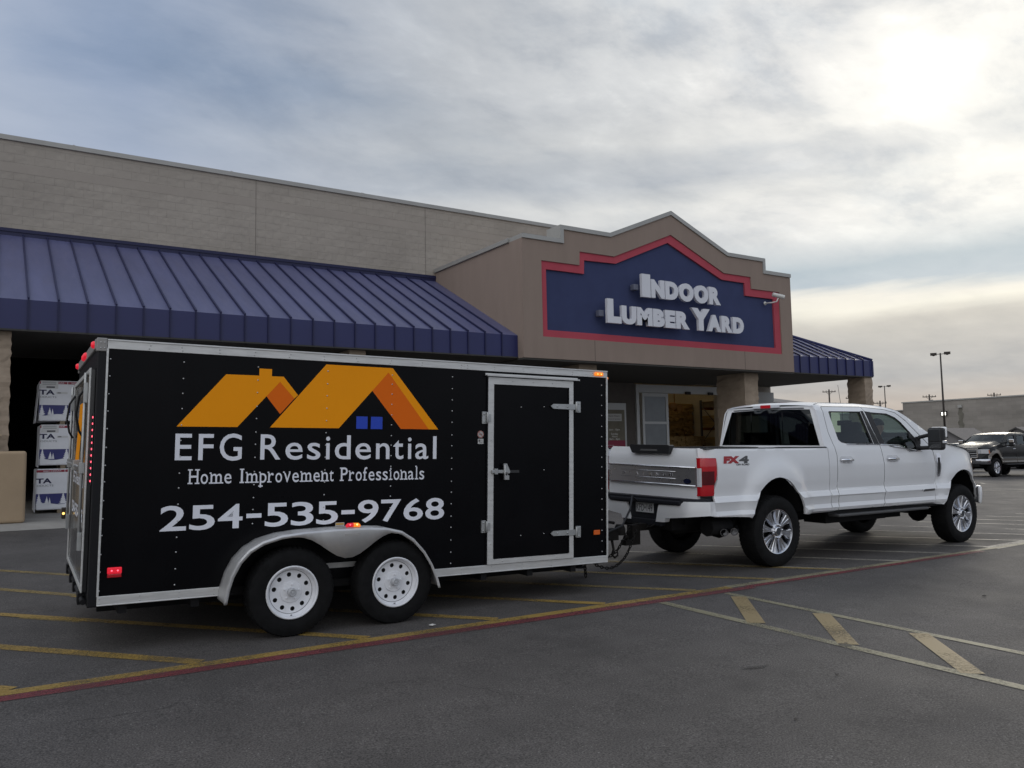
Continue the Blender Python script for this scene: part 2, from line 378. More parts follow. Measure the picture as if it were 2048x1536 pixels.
g.grid([[(x, y, gz(x, y)) for x in xs] for y in ys], smooth=True)
tag(g.build('ground', asphalt_mat(), recalc=False), kind='structure')
concrete = mat('walkway_concrete', (.30, .285, .26), .75, 0, .35, var=.18, vscale=1.6, bump=.25, bscale=60, rvar=.08)
g = MB()
X0, X1 = -14, 30
def wz(x, y): return gz(x, y)+.09
rows = []
for y, dz in ((16.55, .004), (16.75, .075), (16.9, .09), (18, .09), (20, .09), (22.0, .09), (24, .09)):
    rows.append([(x, y, gz(x, y)+dz) for x in range(X0, X1+1, 2)])
g.grid(rows); tag(g.build('sidewalk', concrete, recalc=False), kind='structure')
# painted lines: strips that follow the ground
yellow = paint_mat('worn_yellow_paint', (.36, .235, .055), .52, .90); red = paint_mat('worn_red_paint', (.20, .036, .044), .52, .76)
pale = paint_mat('faded_pale_paint', (.27, .245, .155), .49, .85); tan_y = paint_mat('faded_tan_yellow_paint', (.29, .215, .10), .46, .88)
faint = paint_mat('very_worn_white_paint', (.40, .37, .31), .53, .80); fy = paint_mat('thin_worn_yellow_paint', (.32, .23, .075), .56, .75)
def strip(mb, a, b, w, m=0, dz=.004):
    a = Vector((*a, 0)); b = Vector((*b, 0)); d = (b-a); n = max(1, int(d.length/2)); t = d.normalized(); s = Vector((-t.y, t.x, 0))*w/2
    rows = []
    for i in range(n+1):
        p = a+d*i/n; rows.append([(q.x, q.y, gz(q.x, q.y)+dz) for q in (p-s, p+s)])
    mb.grid(rows, m, False)
lines = MB()
strip(lines, (-6, 5.905), (6.4, 5.905), .11, 0); strip(lines, (6.4, 5.93), (12.6, 5.95), .10, 2)          # yellow border
strip(lines, (-6, 5.785), (6.6, 5.785), .115, 1, .0045); strip(lines, (6.6, 5.83), (11.2, 5.87), .09, 1, .0045)  # red fire lane
strip(lines, (11.6, 5.97), (19, 6.3), .22, 4)
for k in range(-4, 7):                                                                                        # diagonal hatching of the fire lane
    x = 1.33+1.165*k
    top = 9.6 if k > 0 else 8.6
    if k in (0,): strip(lines, (x-.06, 5.97), (x-1.31, 7.36), .12, 0, .005)
    elif k > 0: strip(lines, (x, 5.97), (x-2.9, 9.2), .11, 0 if k < 4 else 5, .005)
    else: strip(lines, (x, 5.97), (x-1.6, 7.6), .11, 0, .005)
strip(lines, (.10, 11.62), (.95, 10.55), .11, 5); strip(lines, (.05, 10.2), (.9, 9.08), .11, 5); strip(lines, (.30, 8.36), (.72, 7.88), .10, 5)
for k in range(0, 12):                                                                                       # thinner lines on to the right
    x = 8.36+1.15*k
    strip(lines, (x, 5.97), (x-2.2, 8.55), .09, 4)
for k in range(5):
    x = 25.0+1.6*k; strip(lines, (x, 12.3), (x-.7, 13.6), .10, 4)
strip(lines, (27.2, 14.0), (27.9, 12.4), .1, 4); strip(lines, (30.4, 15.7), (31.3, 16.3), .14, 4)
# marked crossing towards the right
strip(lines, (6.135, 5.70), (6.12, -1.5), .085, 2, .0045); strip(lines, (5.30, 5.72), (5.29, -1.5), .10, 2, .0045)
for k, (ya, yb) in enumerate(((5.51, 4.65), (4.59, 3.80), (3.715, 2.905), (2.85, 2.0), (1.95, 1.1), (1.05, .2))):
    a = (6.09, ya); b = (5.34, yb); strip(lines, a, b, .145, 3, .0055)
tag(lines.build('road_markings', [yellow, red, pale, tan_y, faint, fy], recalc=False), kind='structure')
stain_m = paint_mat('dark_oil_stain', (.030, .028, .028), .54, .60)
def stain(x, y, rx, ry, rot, seed):
    r = random.Random(seed); b = MB(); n = 22; P = []
    for i in range(n):
        t = 2*PI*i/n; k = r.uniform(.65, 1.1); a, q = rx*k*math.cos(t), ry*k*math.sin(t); px, py = x+a*math.cos(rot)-q*math.sin(rot), y+a*math.sin(rot)+q*math.cos(rot); P.append((px, py, gz(px, py)+.0065))
    b.add(P+[(x, y, gz(x, y)+.0065)], [(i, (i+1) % n, n) for i in range(n)], 0)
    tag(b.build('asphalt_stain', stain_m, recalc=False), kind='structure')
for q in ((4.31, 3.78, .12, .035, -.2, 1), (5.31, 3.81, .07, .05, .4, 2)): stain(*q)
# litter on the asphalt
def flake(name, x, y, s, m, label, cat, seed):
    r = random.Random(seed); b = MB(); n = 8; z = gz(x, y)+.006
    ring = [(x+s*math.cos(2*PI*i/n)*r.uniform(.5, 1.1), y+s*.6*math.sin(2*PI*i/n)*r.uniform(.5, 1.1), z+s*r.uniform(.0, .35)) for i in range(n)]
    b.add(ring+[(x, y, z+s*.25)], [(i, (i+1) % n, n) for i in range(n)], 0)
    md = b.build(name, m); so = md.modifiers.new('solid', 'SOLIDIFY'); so.thickness = .002
    tag(md, label, cat)
paper = mat('litter_paper', (.62, .6, .56), .7); dark_leaf = mat('dead_leaf', (.03, .026, .022), .8)
flake('paper_scrap', 2.19, 3.06, .014, paper, 'tiny white paper scrap alone on the bare foreground asphalt', 'litter', 1)
flake('paper_scrap', 3.09, 6.06, .035, paper, 'crumpled white scrap beside the yellow line near the front trailer wheel', 'litter', 2)
flake('dead_leaf', 3.70, 2.98, .016, dark_leaf, 'small dark leaf on the bare asphalt in the foreground', 'leaf', 3)
flake('dead_leaf', 4.60, 3.37, .02, dark_leaf, 'dark leaf just outside the pale crossing line', 'leaf', 4)
flake('dead_leaf', 8.0, 4.2, .03, dark_leaf, 'dark leaf on asphalt to the right of the striped crossing', 'leaf', 5)

# ------------------------------------------------------------------ store building
def block_mat():
    m = bpy.data.materials.new('split_face_block'); m.use_nodes = True; nt = m.node_tree; b = nt.nodes['Principled BSDF']; N = nt.nodes.new; L = nt.links.new
    tc = N('ShaderNodeTexCoord').outputs['Object']
    sp = N('ShaderNodeSeparateXYZ'); L(tc, sp.inputs[0])
    ad = N('ShaderNodeMath'); ad.operation = 'ADD'; L(sp.outputs[0], ad.inputs[0]); L(sp.outputs[1], ad.inputs[1])
    cb = N('ShaderNodeCombineXYZ'); L(ad.outputs[0], cb.inputs[0]); L(sp.outputs[2], cb.inputs[1])
    mp = N('ShaderNodeMapping'); mp.inputs['Location'].default_value = (0.0, .19, 0); L(cb.outputs[0], mp.inputs[0])
    br = N('ShaderNodeTexBrick'); br.inputs['Scale'].default_value = 1; br.inputs['Brick Width'].default_value = .427; br.inputs['Row Height'].default_value = .2135
    br.inputs['Mortar Size'].default_value = .0035; br.inputs['Mortar Smooth'].default_value = .3; br.inputs['Color1'].default_value = (.385, .345, .300, 1); br.inputs['Color2'].default_value = (.370, .332, .288, 1); br.inputs['Mortar'].default_value = (.31, .28, .245, 1)
    L(mp.outputs[0], br.inputs[0])
    def noise(s, d, r):
        n = N('ShaderNodeTexNoise'); n.inputs['Scale'].default_value = s; n.inputs['Detail'].default_value = d; n.inputs['Roughness'].default_value = r; L(tc, n.inputs['Vector']); return n.outputs[0]
    n1 = noise(5.5, 5, .55); n2 = noise(.6, 4, .5)
    mr = N('ShaderNodeMapRange'); mr.inputs[1].default_value = .3; mr.inputs[2].default_value = .7; mr.inputs[3].default_value = .90; mr.inputs[4].default_value = 1.08; L(n2, mr.inputs[0])
    mx = N('ShaderNodeMix'); mx.data_type = 'RGBA'; mx.blend_type = 'MULTIPLY'; mx.inputs[0].default_value = 1; L(br.outputs[0], mx.inputs[6]); L(mr.outputs[0], mx.inputs[7])
    L(mx.outputs[2], b.inputs['Base Color']); b.inputs['Roughness'].default_value = .9; b.inputs['Specular IOR Level'].default_value = .2
    # chipped face per block and recessed joints
    vo = N('ShaderNodeTexVoronoi'); vo.inputs['Scale'].default_value = 6.5; vo.feature = 'SMOOTH_F1'; L(tc, vo.inputs['Vector'])
    h = N('ShaderNodeMath'); h.operation = 'MULTIPLY_ADD'; L(n1, h.inputs[0]); h.inputs[1].default_value = 1.0; L(vo.outputs['Distance'], h.inputs[2])
    h2 = N('ShaderNodeMath'); h2.operation = 'MULTIPLY_ADD'; L(br.outputs['Fac'], h2.inputs[0]); h2.inputs[1].default_value = -.5; L(h.outputs[0], h2.inputs[2])
    bp = N('ShaderNodeBump'); bp.inputs['Strength'].default_value = .55; bp.inputs['Distance'].default_value = .03; L(h2.outputs[0], bp.inputs['Height']); L(bp.outputs[0], b.inputs['Normal'])
    return m
block = block_mat()
smooth_block = mat('smooth_block_band', (.365, .325, .283), .85, 0, .25, var=.05, vscale=2)
coping_m = mat('coping_metal', (.36, .355, .335), .45, .2, .5, var=.08, vscale=1.2)
stucco = mat('brown_stucco', (.285, .222, .185), .88, 0, .25, var=.05, vscale=1.3, bump=.12, bscale=90, stretch=(2.2, 2.2, .45))
pink = mat('rose_red_stucco', (.44, .072, .100), .85, 0, .25, var=.05, vscale=2, bump=.1, bscale=90)
navy = mat('navy_stucco', (.042, .054, .128), .85, 0, .3, var=.08, vscale=2, bump=.1, bscale=90)
awn_m = mat('blue_standing_seam_metal', (.092, .096, .19), .42, 0, .5, var=.13, vscale=1.1, rvar=.08, stretch=(2.6, .5, .5))
awn_f = mat('blue_fascia_metal', (.018, .022, .100), .45, 0, .5, var=.07, vscale=.8)
awn_dark = mat('dark_blue_seam', (.012, .014, .060), .5, 0, .4)
soffit_m = mat('soffit', (.05, .047, .043), .85)
stone = mat('split_stone_pillar', (.34, .272, .208), .9, 0, .2, var=.16, vscale=3.5, bump=.8, bscale=9)
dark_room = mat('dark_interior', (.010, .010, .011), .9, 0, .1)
frame_m = mat('pale_door_aluminium', (.52, .53, .53), .45, .3, .5)
XL, XR, YP, YW, YA = 11.577, 22.248, 17.353, 22.283, 17.627
ZP, ZT1, ZT2, ZT3 = 3.888, 7.037, 7.424, 8.394
store = thing('store_building', 'long tan block store with a blue metal awning and a brown gabled entrance', 'building', (0, 0, 0))
w = MB()
# main wall: openings under the awning lead into a dark hall
w.box(-14, -6, YW, YW+.3, -.2, 8.327); w.box(-6, 9.3, YW, YW+.3, 3.925, 8.327); w.box(9.3, 18.6, YW, YW+.3, -.2, 8.327)
w.box(25.2, 27.02, YW, YW+.3, -.2, 7.0); w.box(18.6, 24.0, YW, YW+.3, 3.86, 8.327); w.box(24.0, 25.2, YW, YW+.3, -.2, 8.327)
w.box(-14, 24.0, YW, YW+.3, 8.54, 9.09)
w.box(26.7, 27.02, YW+.3, 42, -.2, 7.0); w.box(23.7, 24.0, YW+.3, 42, 7.0, 9.09)
w.build('wall', block, store)
b = MB(); b.box(-14, 24.0, YW-.004, YW+.3, 8.327, 8.54); b.build('smooth_course', smooth_block, store)
for x in (-3.5, 6.06, 11.62-.35):
    j = MB(); j.box(x-.006, x+.006, YW-.006, YW+.02, 6.95, 9.09)
    j.build('control_joint', mat('joint_sealant', (.17, .15, .135), .8), store)
cp = MB(); cp.box(-14, 24.05, YW-.05, YW+.36, 9.09, 9.205)
for x in (-6, -2.2, 1.6, 5.4, 9.2, 13): cp.box(x-.03, x+.03, YW-.053, YW+.363, 9.088, 9.212); cp.box(x-.008, x+.008, YW+.05, YW+.07, 9.21, 9.26)
cp.build('coping', coping_m, store)
rf = MB(); rf.box(-14, 26.8, YW+.3, 42, 6.9, 7.0); rf.build('roof', mat('roof_membrane', (.3, .3, .3), .8), store)
# hall interior: closed box so that it is really dark inside
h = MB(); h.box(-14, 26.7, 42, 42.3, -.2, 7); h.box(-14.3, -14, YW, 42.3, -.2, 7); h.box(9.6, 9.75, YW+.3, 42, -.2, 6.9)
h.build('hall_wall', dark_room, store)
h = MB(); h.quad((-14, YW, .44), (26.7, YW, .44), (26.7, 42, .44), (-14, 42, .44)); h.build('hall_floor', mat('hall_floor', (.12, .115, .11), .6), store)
# gabled entrance: brown slab with a stepped recess, returning to the wall
f0 = lambda a, b, d: (a, d, b)
OUT = [(XL, ZP), (XR, ZP), (XR, ZT1), (XR-1.346, ZT1), (XR-1.346, ZT2), (XR-2.984, ZT2), ((XL+XR)/2, ZT3), (XL+2.984, ZT2), (XL+1.346, ZT2), (XL+1.346, ZT1), (XL, ZT1)]
FO = [(12.196, 4.468), (21.70, 4.455), (21.68, 6.497), (20.345, 6.492), (20.325, 6.87), (19.114, 6.872), (16.907, 7.796), (14.702, 6.888), (13.475, 6.886), (13.46, 6.505), (12.19, 6.50)]
FI = [(12.364, 4.655), (21.43, 4.65), (21.405, 6.252), (20.085, 6.254), (20.07, 6.655), (19.036, 6.664), (16.80, 7.548), (14.778, 6.698), (13.65, 6.668), (13.636, 6.286), (12.358, 6.284)]
e = MB(); e.prism(OUT, [FO], f0, YP, YP+.14); e.prism(OUT, [], f0, YP+.141, YP+.55)
e.box(XL, XL+.25, YP+.55, YW, ZP, ZT1); e.box(XR-.25, XR, YP+.55, YW, ZP, ZT1); e.box(XL+.25, XR-.25, YP+.55, YW, ZT1-.25, ZT1)
e.build('entrance_gable', stucco, store)
e = MB(); e.prism(FO, [FI], f0, YP+.035, YP+.139); e.build('sign_border', pink, store)
e = MB(); e.prism(FI, [], f0, YP+.095, YP+.1385); e.build('sign_panel', navy, store)
for x in (13.915, 19.9): e = MB(); e.box(x, x+.015, YP-.0025, YP+.01, ZP, 4.46); e.build('stucco_joint', mat('stucco_joint', (.13, .10, .08), .9), store)
c = MB()
TOP = [(XL, ZT1), (XL+1.346, ZT1), (XL+1.346, ZT2), (XL+2.984, ZT2), ((XL+XR)/2, ZT3), (XR-2.984, ZT2), (XR-1.346, ZT2), (XR-1.346, ZT1), (XR, ZT1)]
def offs(path, d):
    o = []
    for i, p in enumerate(path):
        ns = []
        for a, b_ in ((i-1, i), (i, i+1)):
            if a < 0 or b_ >= len(path): continue
            dx, dz = path[b_][0]-path[a][0], path[b_][1]-path[a][1]; l = math.hypot(dx, dz); ns.append((-dz/l, dx/l))
        nx = sum(n[0] for n in ns)/len(ns); nz = sum(n[1] for n in ns)/len(ns); l2 = nx*nx+nz*nz
        o.append((p[0]+nx/l2*d, p[1]+nz/l2*d))
    return o
up_ = offs(TOP, .115)
c.prism(TOP+up_[::-1], [], f0, YP-.04, YP+.60)
c.box(XL-.05, XL+.30, YP+.60, YW-.06, ZT1, ZT1+.115); c.box(XR-.30, XR+.05, YP+.60, YW-.06, ZT1, ZT1+.115)
c.build('gable_coping', coping_m, store)
sf = MB(); sf.box(XL, XR, YP+.02, YW, ZP-.05, ZP); sf.build('entrance_soffit', soffit_m, store)
# awnings: sloping pans with raised seams, a vertical fascia and a ridge cap
def awning(x0, x1, ph, hip):
    zr, zt, zb = 6.80, 4.491, 3.927
    xr_ = x1-hip
    r = MB()
    r.quad((x0, YA, zt), (x1, YA, zt), (xr_, YW-.02, zr), (x0, YW-.02, zr)); 
    if hip: r.quad((x1, YA, zt), (x1+.001, YW, zt), (xr_, YW-.02, zr), (xr_-.001, YW-.02, zr))
    r.build('awning_roof', awn_m, store)
    s = MB(); f = MB(); k = 0
    a = Vector((0, YW-.02-YA, zr-zt)); nrm = Vector((0, -a.z, a.y)).normalized()
    x = x0+((ph-x0) % .5)
    while x < x1-.02:
        t = 1.0 if x < xr_ else (x1-x)/hip
        p0 = Vector((x, YA-.012, zt+.0)); p1 = Vector((x, YA, zt))+a*t
        h0 = nrm*.045; dx = Vector((.016, 0, 0))
        s.add([p0-dx, p0+dx, p1+dx, p1-dx, p0-dx+h0, p0+dx+h0, p1+dx+h0, p1-dx+h0], [(0,1,5,4),(1,2,6,5),(2,3,7,6),(3,0,4,7),(4,5,6,7)], 0)
        s.box(x-.014, x+.014, YA-.032, YA-.001, zb, zt+.02)
        x += .5
    s.build('awning_seam', awn_dark, store)
    f.box(x0, x1, YA, YA+.06, zb, zt)
    f.build('awning_fascia', awn_f, store)
    if hip:
        e = MB(); e.box(x1, x1+.06, YA-.012, YW, zb, zt+.005); e.box(x1-.13, x1-.001, YA-.014, YA-.001, zb, zt+.003)
        e.tube([(x1+.02, YA, zt+.03), (xr_, YW-.02, zr+.05)], .055, 6); e.build('awning_end_trim', awn_f, store)
    c = MB(); c.box(x0, xr_, YW-.09, YW-.003, zr-.14, zr+.145); c.box(x0, xr_, YW-.11, YW-.003, zr+.06, zr+.105); c.build('awning_ridge', awn_dark, store)
    q = MB(); q.box(x0, x1, YA+.06, YW, zb-.03, zb+.0); q.box(x0, x1, YA-.02, YA+.06, zb-.035, zb-.001); q.build('awning_soffit', soffit_m, store)
awning(-14, XL-.003, .5785, 0); awning(XR+.003, 26.95, .5785+.5*43+.33, 3.9)
# rubble-faced pillars
def pillar(x0, x1, y0, y1, z1):
    r = random.Random(int(x0*10)); p = MB(); z0 = wz((x0+x1)/2, y0)-.05; n = 20
    rows = []
    for i in range(n*2+1):
        z = z0+(z1-z0)*i/(n*2); ring = []
        for (ax, ay, bx, by) in ((x0,y0,x1,y0),(x1,y0,x1,y1),(x1,y1,x0,y1),(x0,y1,x0,y0)):
            for t in (0, .25, .5, .75):
                j = .0 if i % 4 == 0 else r.uniform(-.004, .022)
                cx, cy = (x0+x1)/2, (y0+y1)/2; px, py = ax+(bx-ax)*t, ay+(by-ay)*t
                ring.append((px+j*(1 if px > cx else -1), py+j*(1 if py > cy else -1), z))
        rows.append(ring)
    p.grid(rows, 0, False, True); return p.build('pillar', stone, store)
pillar(-.10, .32, 17.80, 18.5, ZP+.04); pillar(7.02, 7.40, 17.80, 18.5, ZP+.04)
pillar(13.68, 14.30, 17.78, 18.6, ZP-.04); pillar(20.33, 20.95, 17.78, 18.95, ZP-.04); pillar(26.5, 26.93, 17.66, 18.35, ZP+.01)
# sliding entrance door, stood open
DZ = wz(20, 22)
fr = MB(); YD = YW-.10
fr.box(19.62, 24.75, YD-.02, YD+.12, 3.50, 3.80); fr.box(19.62, 19.76, YD-.02, YD+.12, DZ, 3.50); fr.box(24.62, 24.75, YD-.02, YD+.12, DZ, 3.50); fr.box(19.88, 19.92, YD+.06, YD+.12, DZ, 3.50)
doorway = fr.build('sliding_door', frame_m, store, bevel=.01)
dl = MB(); a0, a1 = 19.86, 21.13; yq = YD-.06
dl.box(a0, a0+.10, yq, yq+.05, DZ+.02, 3.49); dl.box(a1-.12, a1, yq, yq+.05, DZ+.02, 3.49); dl.box(a0+.10, a1-.12, yq, yq+.05, 3.36, 3.49); dl.box(a0+.10, a1-.12, yq, yq+.05, 2.36, 2.45); dl.box(a0+.10, a1-.12, yq, yq+.05, DZ+.02, DZ+.25)
dl.box(a1-.33, a1-.26, yq+.09, yq+.12, DZ+.02, 3.49)
dl.build('door_leaf', frame_m, doorway)
frost = mat('hazy_door_glass', (.16, .175, .185), .12, 0, .5, var=.12, vscale=2)
pn = MB(); pn.box(a0+.10, a1-.12, yq+.02, yq+.03, 2.45, 3.36); pn.box(a0+.10, a1-.12, yq+.02, yq+.03, DZ+.25, 2.36); pn.build('door_pane', frost, doorway)
for x in (22.15, 23.35, 24.35):
    sn = MB(); sn.box(x-.13, x+.13, YD-.10, YD-.021, 3.47, 3.58)
    sn.build('door_sensor', black_plastic, doorway, bevel=.02)
hs = MB(); hs.box(17.95, 19.12, YD-.02, YD+.09, .4, 3.10); hs.build('poster_window', frame_m, store, bevel=.01)
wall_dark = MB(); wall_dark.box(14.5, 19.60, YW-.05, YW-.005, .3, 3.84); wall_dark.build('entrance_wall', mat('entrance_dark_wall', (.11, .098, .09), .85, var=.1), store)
ff = MB(); ff.box(25.35, 26.9, YW-.20, YW-.003, .3, 3.5)
for i in range(8): ff.box(25.33, 26.92, YW-.225, YW-.2, .5+.4*i, .85+.4*i)
ff.build('utility_cabinet', mat('pale_siding', (.42, .42, .41), .6), store)
# what shows inside the open door: shelving under warm lamps
hall_lamp = mat('warm_hall_lamp', (.8, .7, .5), .4, emit=(1, .78, .40), estr=7)
for x, y in ((20.5, 25), (24.6, 25.2), (21.5, 30), (24.6, 30)):
    hl = MB(); hl.box(x-.6, x+.6, y-.12, y+.12, 5.2, 5.28)
    hl.build('hall_lamp', hall_lamp, store)
lumber = mat('sawn_lumber', (.33, .22, .095), .8, 0, .2, var=.3, vscale=2.5, stretch=(1, 1, 9))
def lumber_stack(x0, x1, y0, y1, z0, z1, label):
    b = MB(); r = random.Random(int(x0*7+z0*13)); z = z0
    while z < z1-.02:
        x = x0
        while x < x1-.05:
            wd = r.uniform(.16, .3); d = r.uniform(-.06, .06); b.box(x, min(x+wd, x1)-.006, y0+d, y1+d, z, z+.042); x += wd
        z += .05
    tag(b.build('lumber_stack', lumber), label, 'lumber')
lumber_stack(22.9, 24.9, 24.0, 26, .44, 1.95, 'stack of yellow boards low behind the open sliding door')
lumber_stack(24.3, 26.6, 26.3, 31, .44, 3.45, 'tall pale lumber wall deep inside the open doorway')
for k, (x0, y0) in enumerate(((23.6, 31.8), (25.05, 23.5))):
    rk = thing('storage_rack', ['steel rack of boards standing across the middle of the open doorway', 'steel rack of sheet goods at the right inside the open doorway'][k], 'rack', (x0, y0, .44))
    for x in (0, 1.5): b = MB(); b.box(x, x+.07, 0, .07, 0, 3.0); b.box(x, x+.07, .8, .87, 0, 3.0); b.tube([(x+.03, .03, .4), (x+.03, .84, 1.2), (x+.03, .03, 2.0), (x+.03, .84, 2.8)], .02, 5); b.build('upright', mat('rack_steel', (.06, .065, .09), .6), rk)
    for z in (.9, 1.75, 2.6): b = MB(); b.box(.07, 1.5, .0, .06, z, z+.1); b.box(.07, 1.5, .81, .87, z, z+.1); b.build('beam', mat('rack_beam', (.30, .10, .02), .6), rk)
    for z, h in ((.0, .6), (1.0, .45), (1.85, .5), (2.7, .3)):
        b = MB(); rr_ = random.Random(int(z*10)+k)
        for i in range(int(h/.05)):
            b.box(.10+rr_.uniform(0, .06), 1.46-rr_.uniform(0, .08), .0-rr_.uniform(0, .08), .85, z+.05*i, z+.05*i+.042)
        b.build('board_load', [lumber, mat('sheet_goods', (.20, .15, .10), .8, var=.2)][(k+int(z)) % 2], rk)
b = MB(); b.sphere((23.16, 24.0, 3.16), .2, 0, 12, (1.2, .6, .8)); b.box(23.3, 23.62, 23.9, 24.1, 2.95, 3.2); b.tube([(23.26, 24.0, 3.3), (23.26, 24.0, 4.2)], .02)
tag(b.build('hanging_reel', mat('orange_reel', (.28, .13, .03), .6)), 'orange cord reel hanging inside the top of the doorway', 'reel')
# hours board on the entrance window
hb = thing('hours_sign', 'grey opening hours board with a white strip and red foot beside the sliding door', 'sign', (18.52, YD-.03, 1.0))
b = MB(); b.box(-.50, .50, -.012, .0, .25, 1.86); b.build('board', mat('hours_board', (.17, .155, .115), .6, var=.2, vscale=3), hb)
b = MB(); b.box(-.50, .50, -.016, -.0125, .25, .78); b.build('red_foot', mat('hours_red', (.28, .02, .06), .5), hb)
b = MB(); b.box(-.33, .36, -.018, -.0125, 1.46, 1.72); b.build('white_strip', mat('hours_white', (.5, .5, .49), .5), hb)
b = MB(); fn = lambda a, q, d: (a, -.0185, q)
put_text(b, 'Store Hours', -.24, .26, 1.615, .055, fn, 0, .01); put_text(b, 'Hours of operation', -.26, .29, 1.515, .04, fn, 0, .005)
fn2 = lambda a, q, d: (a, -.0135, q)
for t, x0, x1, z in (('6am - 10pm', -.22, .26, 1.13), ('Sunday', -.14, .18, .98), ('Hours', -.10, .14, .89), ('8am - 8pm', -.22, .26, .80)): put_text(b, t, x0, x1, z, .065, fn2, 1, .012)
put_text(b, 'Store Entrance', -.42, -.02, .60, .03, lambda a, q, d: (a, -.0172, q), 1, .005)
b.build('lettering', [mat('sign_black', (.03, .03, .03), .5), mat('sign_white', (.7, .7, .68), .5)], hb)
# channel letters
letter_m = mat('channel_letter_face', (.68, .69, .74), .45, 0, .4); ret_m = mat('channel_letter_return', (.42, .43, .47), .5, 0, .4)
sg = thing('sign_lettering', 'raised pale grey INDOOR LUMBER YARD letters on the navy entrance sign panel', 'sign lettering', (0, YP-.25, 0))
def letters(word, x0, x1, zb, cap, gap, widths=None):
    tot = []
    for chh in word:
        gl = glyphs(chh, .07); tot.append(gl[3]-gl[2])
    k = (x1-x0-gap*(len(word)-1))/sum(tot); x = x0
    for chh, wd in zip(word, tot):
        b = MB(); put_text(b, chh, x, x+wd*k, zb, cap, lambda a, q, d: (a, d, q), 0, .07, .09)
        b.build('letter', letter_m, sg, recalc=True); x += wd*k+gap
letters('I', 15.48, 15.80, 5.77, .665, .02); letters('NDOOR', 15.83, 18.65, 5.775, .535, .035)
letters('L', 14.19, 14.69, 4.94, .675, .02); letters('UMBER', 14.705, 17.30, 4.945, .515, .03)
letters('Y', 17.40, 18.16, 4.95, .665, .02); letters('ARD', 18.07, 19.63, 4.955, .505, .03)
b = MB(); b.box(15.28, 15.46, .12, .28, 5.97, 6.14); b.box(14.0, 14.17, .12, .28, 5.12, 5.30); b.build('raceway', mat('raceway_grey', (.12, .13, .18), .6), sg, bevel=.02)
# security camera
cm = thing('security_camera', 'white bullet security camera at the right edge of the rose sign border', 'camera', (20.95, YP, 6.2))
b = MB(); b.tube([(0, -.02, -.13), (.05, -.22, -.14), (.17, -.33, -.11), (.21, -.36, .0)], .022); b.lathe([(.0, .0), (.06, .0), (.06, -.02), (0, -.02)], (0, 0, -.13), (0, 1, 0), 14); b.build('bracket', mat('camera_white', (.62, .61, .58), .5), cm)
b = MB(); b.lathe([(.0, -.2), (.062, -.2), (.068, -.15), (.068, .19), (.0, .19)], (.23, -.36, .075), (.86, -.45, -.24), 16); b.build('camera_housing', MATS['camera_white'], cm, auto=40)
b = MB(); b.lathe([(0, .0), (.055, .0), (.06, .012), (0, .012)], tuple(Vector((.23, -.36, .075))+Vector((.86, -.45, -.24)).normalized()*.185), (.86, -.45, -.24), 16); b.build('lens', black_plastic, cm)

# ------------------------------------------------------------------ goods under the awning
wrap = mat('white_lumber_wrap', (.82, .83, .87), .42, 0, .45, var=.07, vscale=3, bump=.35, bscale=5)
wrap_blue = mat('blue_wrap_print', (.045, .048, .19), .45, 0, .4, var=.12, vscale=5, bump=.3, bscale=5)
wrap_red = mat('red_wrap_print', (.30, .035, .06), .45, 0, .4); wrap_navy = mat('navy_wrap_print', (.022, .024, .075), .45, 0, .4)
def snow_tree(b, x, z, h, wd, fn, m):
    r = random.Random(int(x*100)+int(h*1000)); n = 7; L_, R_ = [], []
    for i in range(n):
        t = i/(n-1); ww = wd*.5*(.10+.9*t**1.15)
        L_.append((x-ww*.45, z+h*(1-t)+.0)); L_.append((x-ww*r.uniform(.85, 1.1), z+h*(1-t)-h*.08)); R_.append((x+ww*.45, z+h*(1-t))); R_.append((x+ww*r.uniform(.85, 1.1), z+h*(1-t)-h*.08))
    P = [(x, z+h*1.08)]+R_+L_[::-1]
    tr = tessellate_polygon([[Vector((a, q, 0)) for a, q in P]]); b.add([fn(a, q, 0) for a, q in P], [tuple(t) for t in tr], m)
BX, BY = .863, 19.0
bl = ['wrapped lumber bundle at the bottom of the stack, resting on blocks under the awning', 'middle wrapped lumber bundle in the stack, white label at its upper corner', 'topmost wrapped lumber bundle of the stack, leaning end loose at the left']
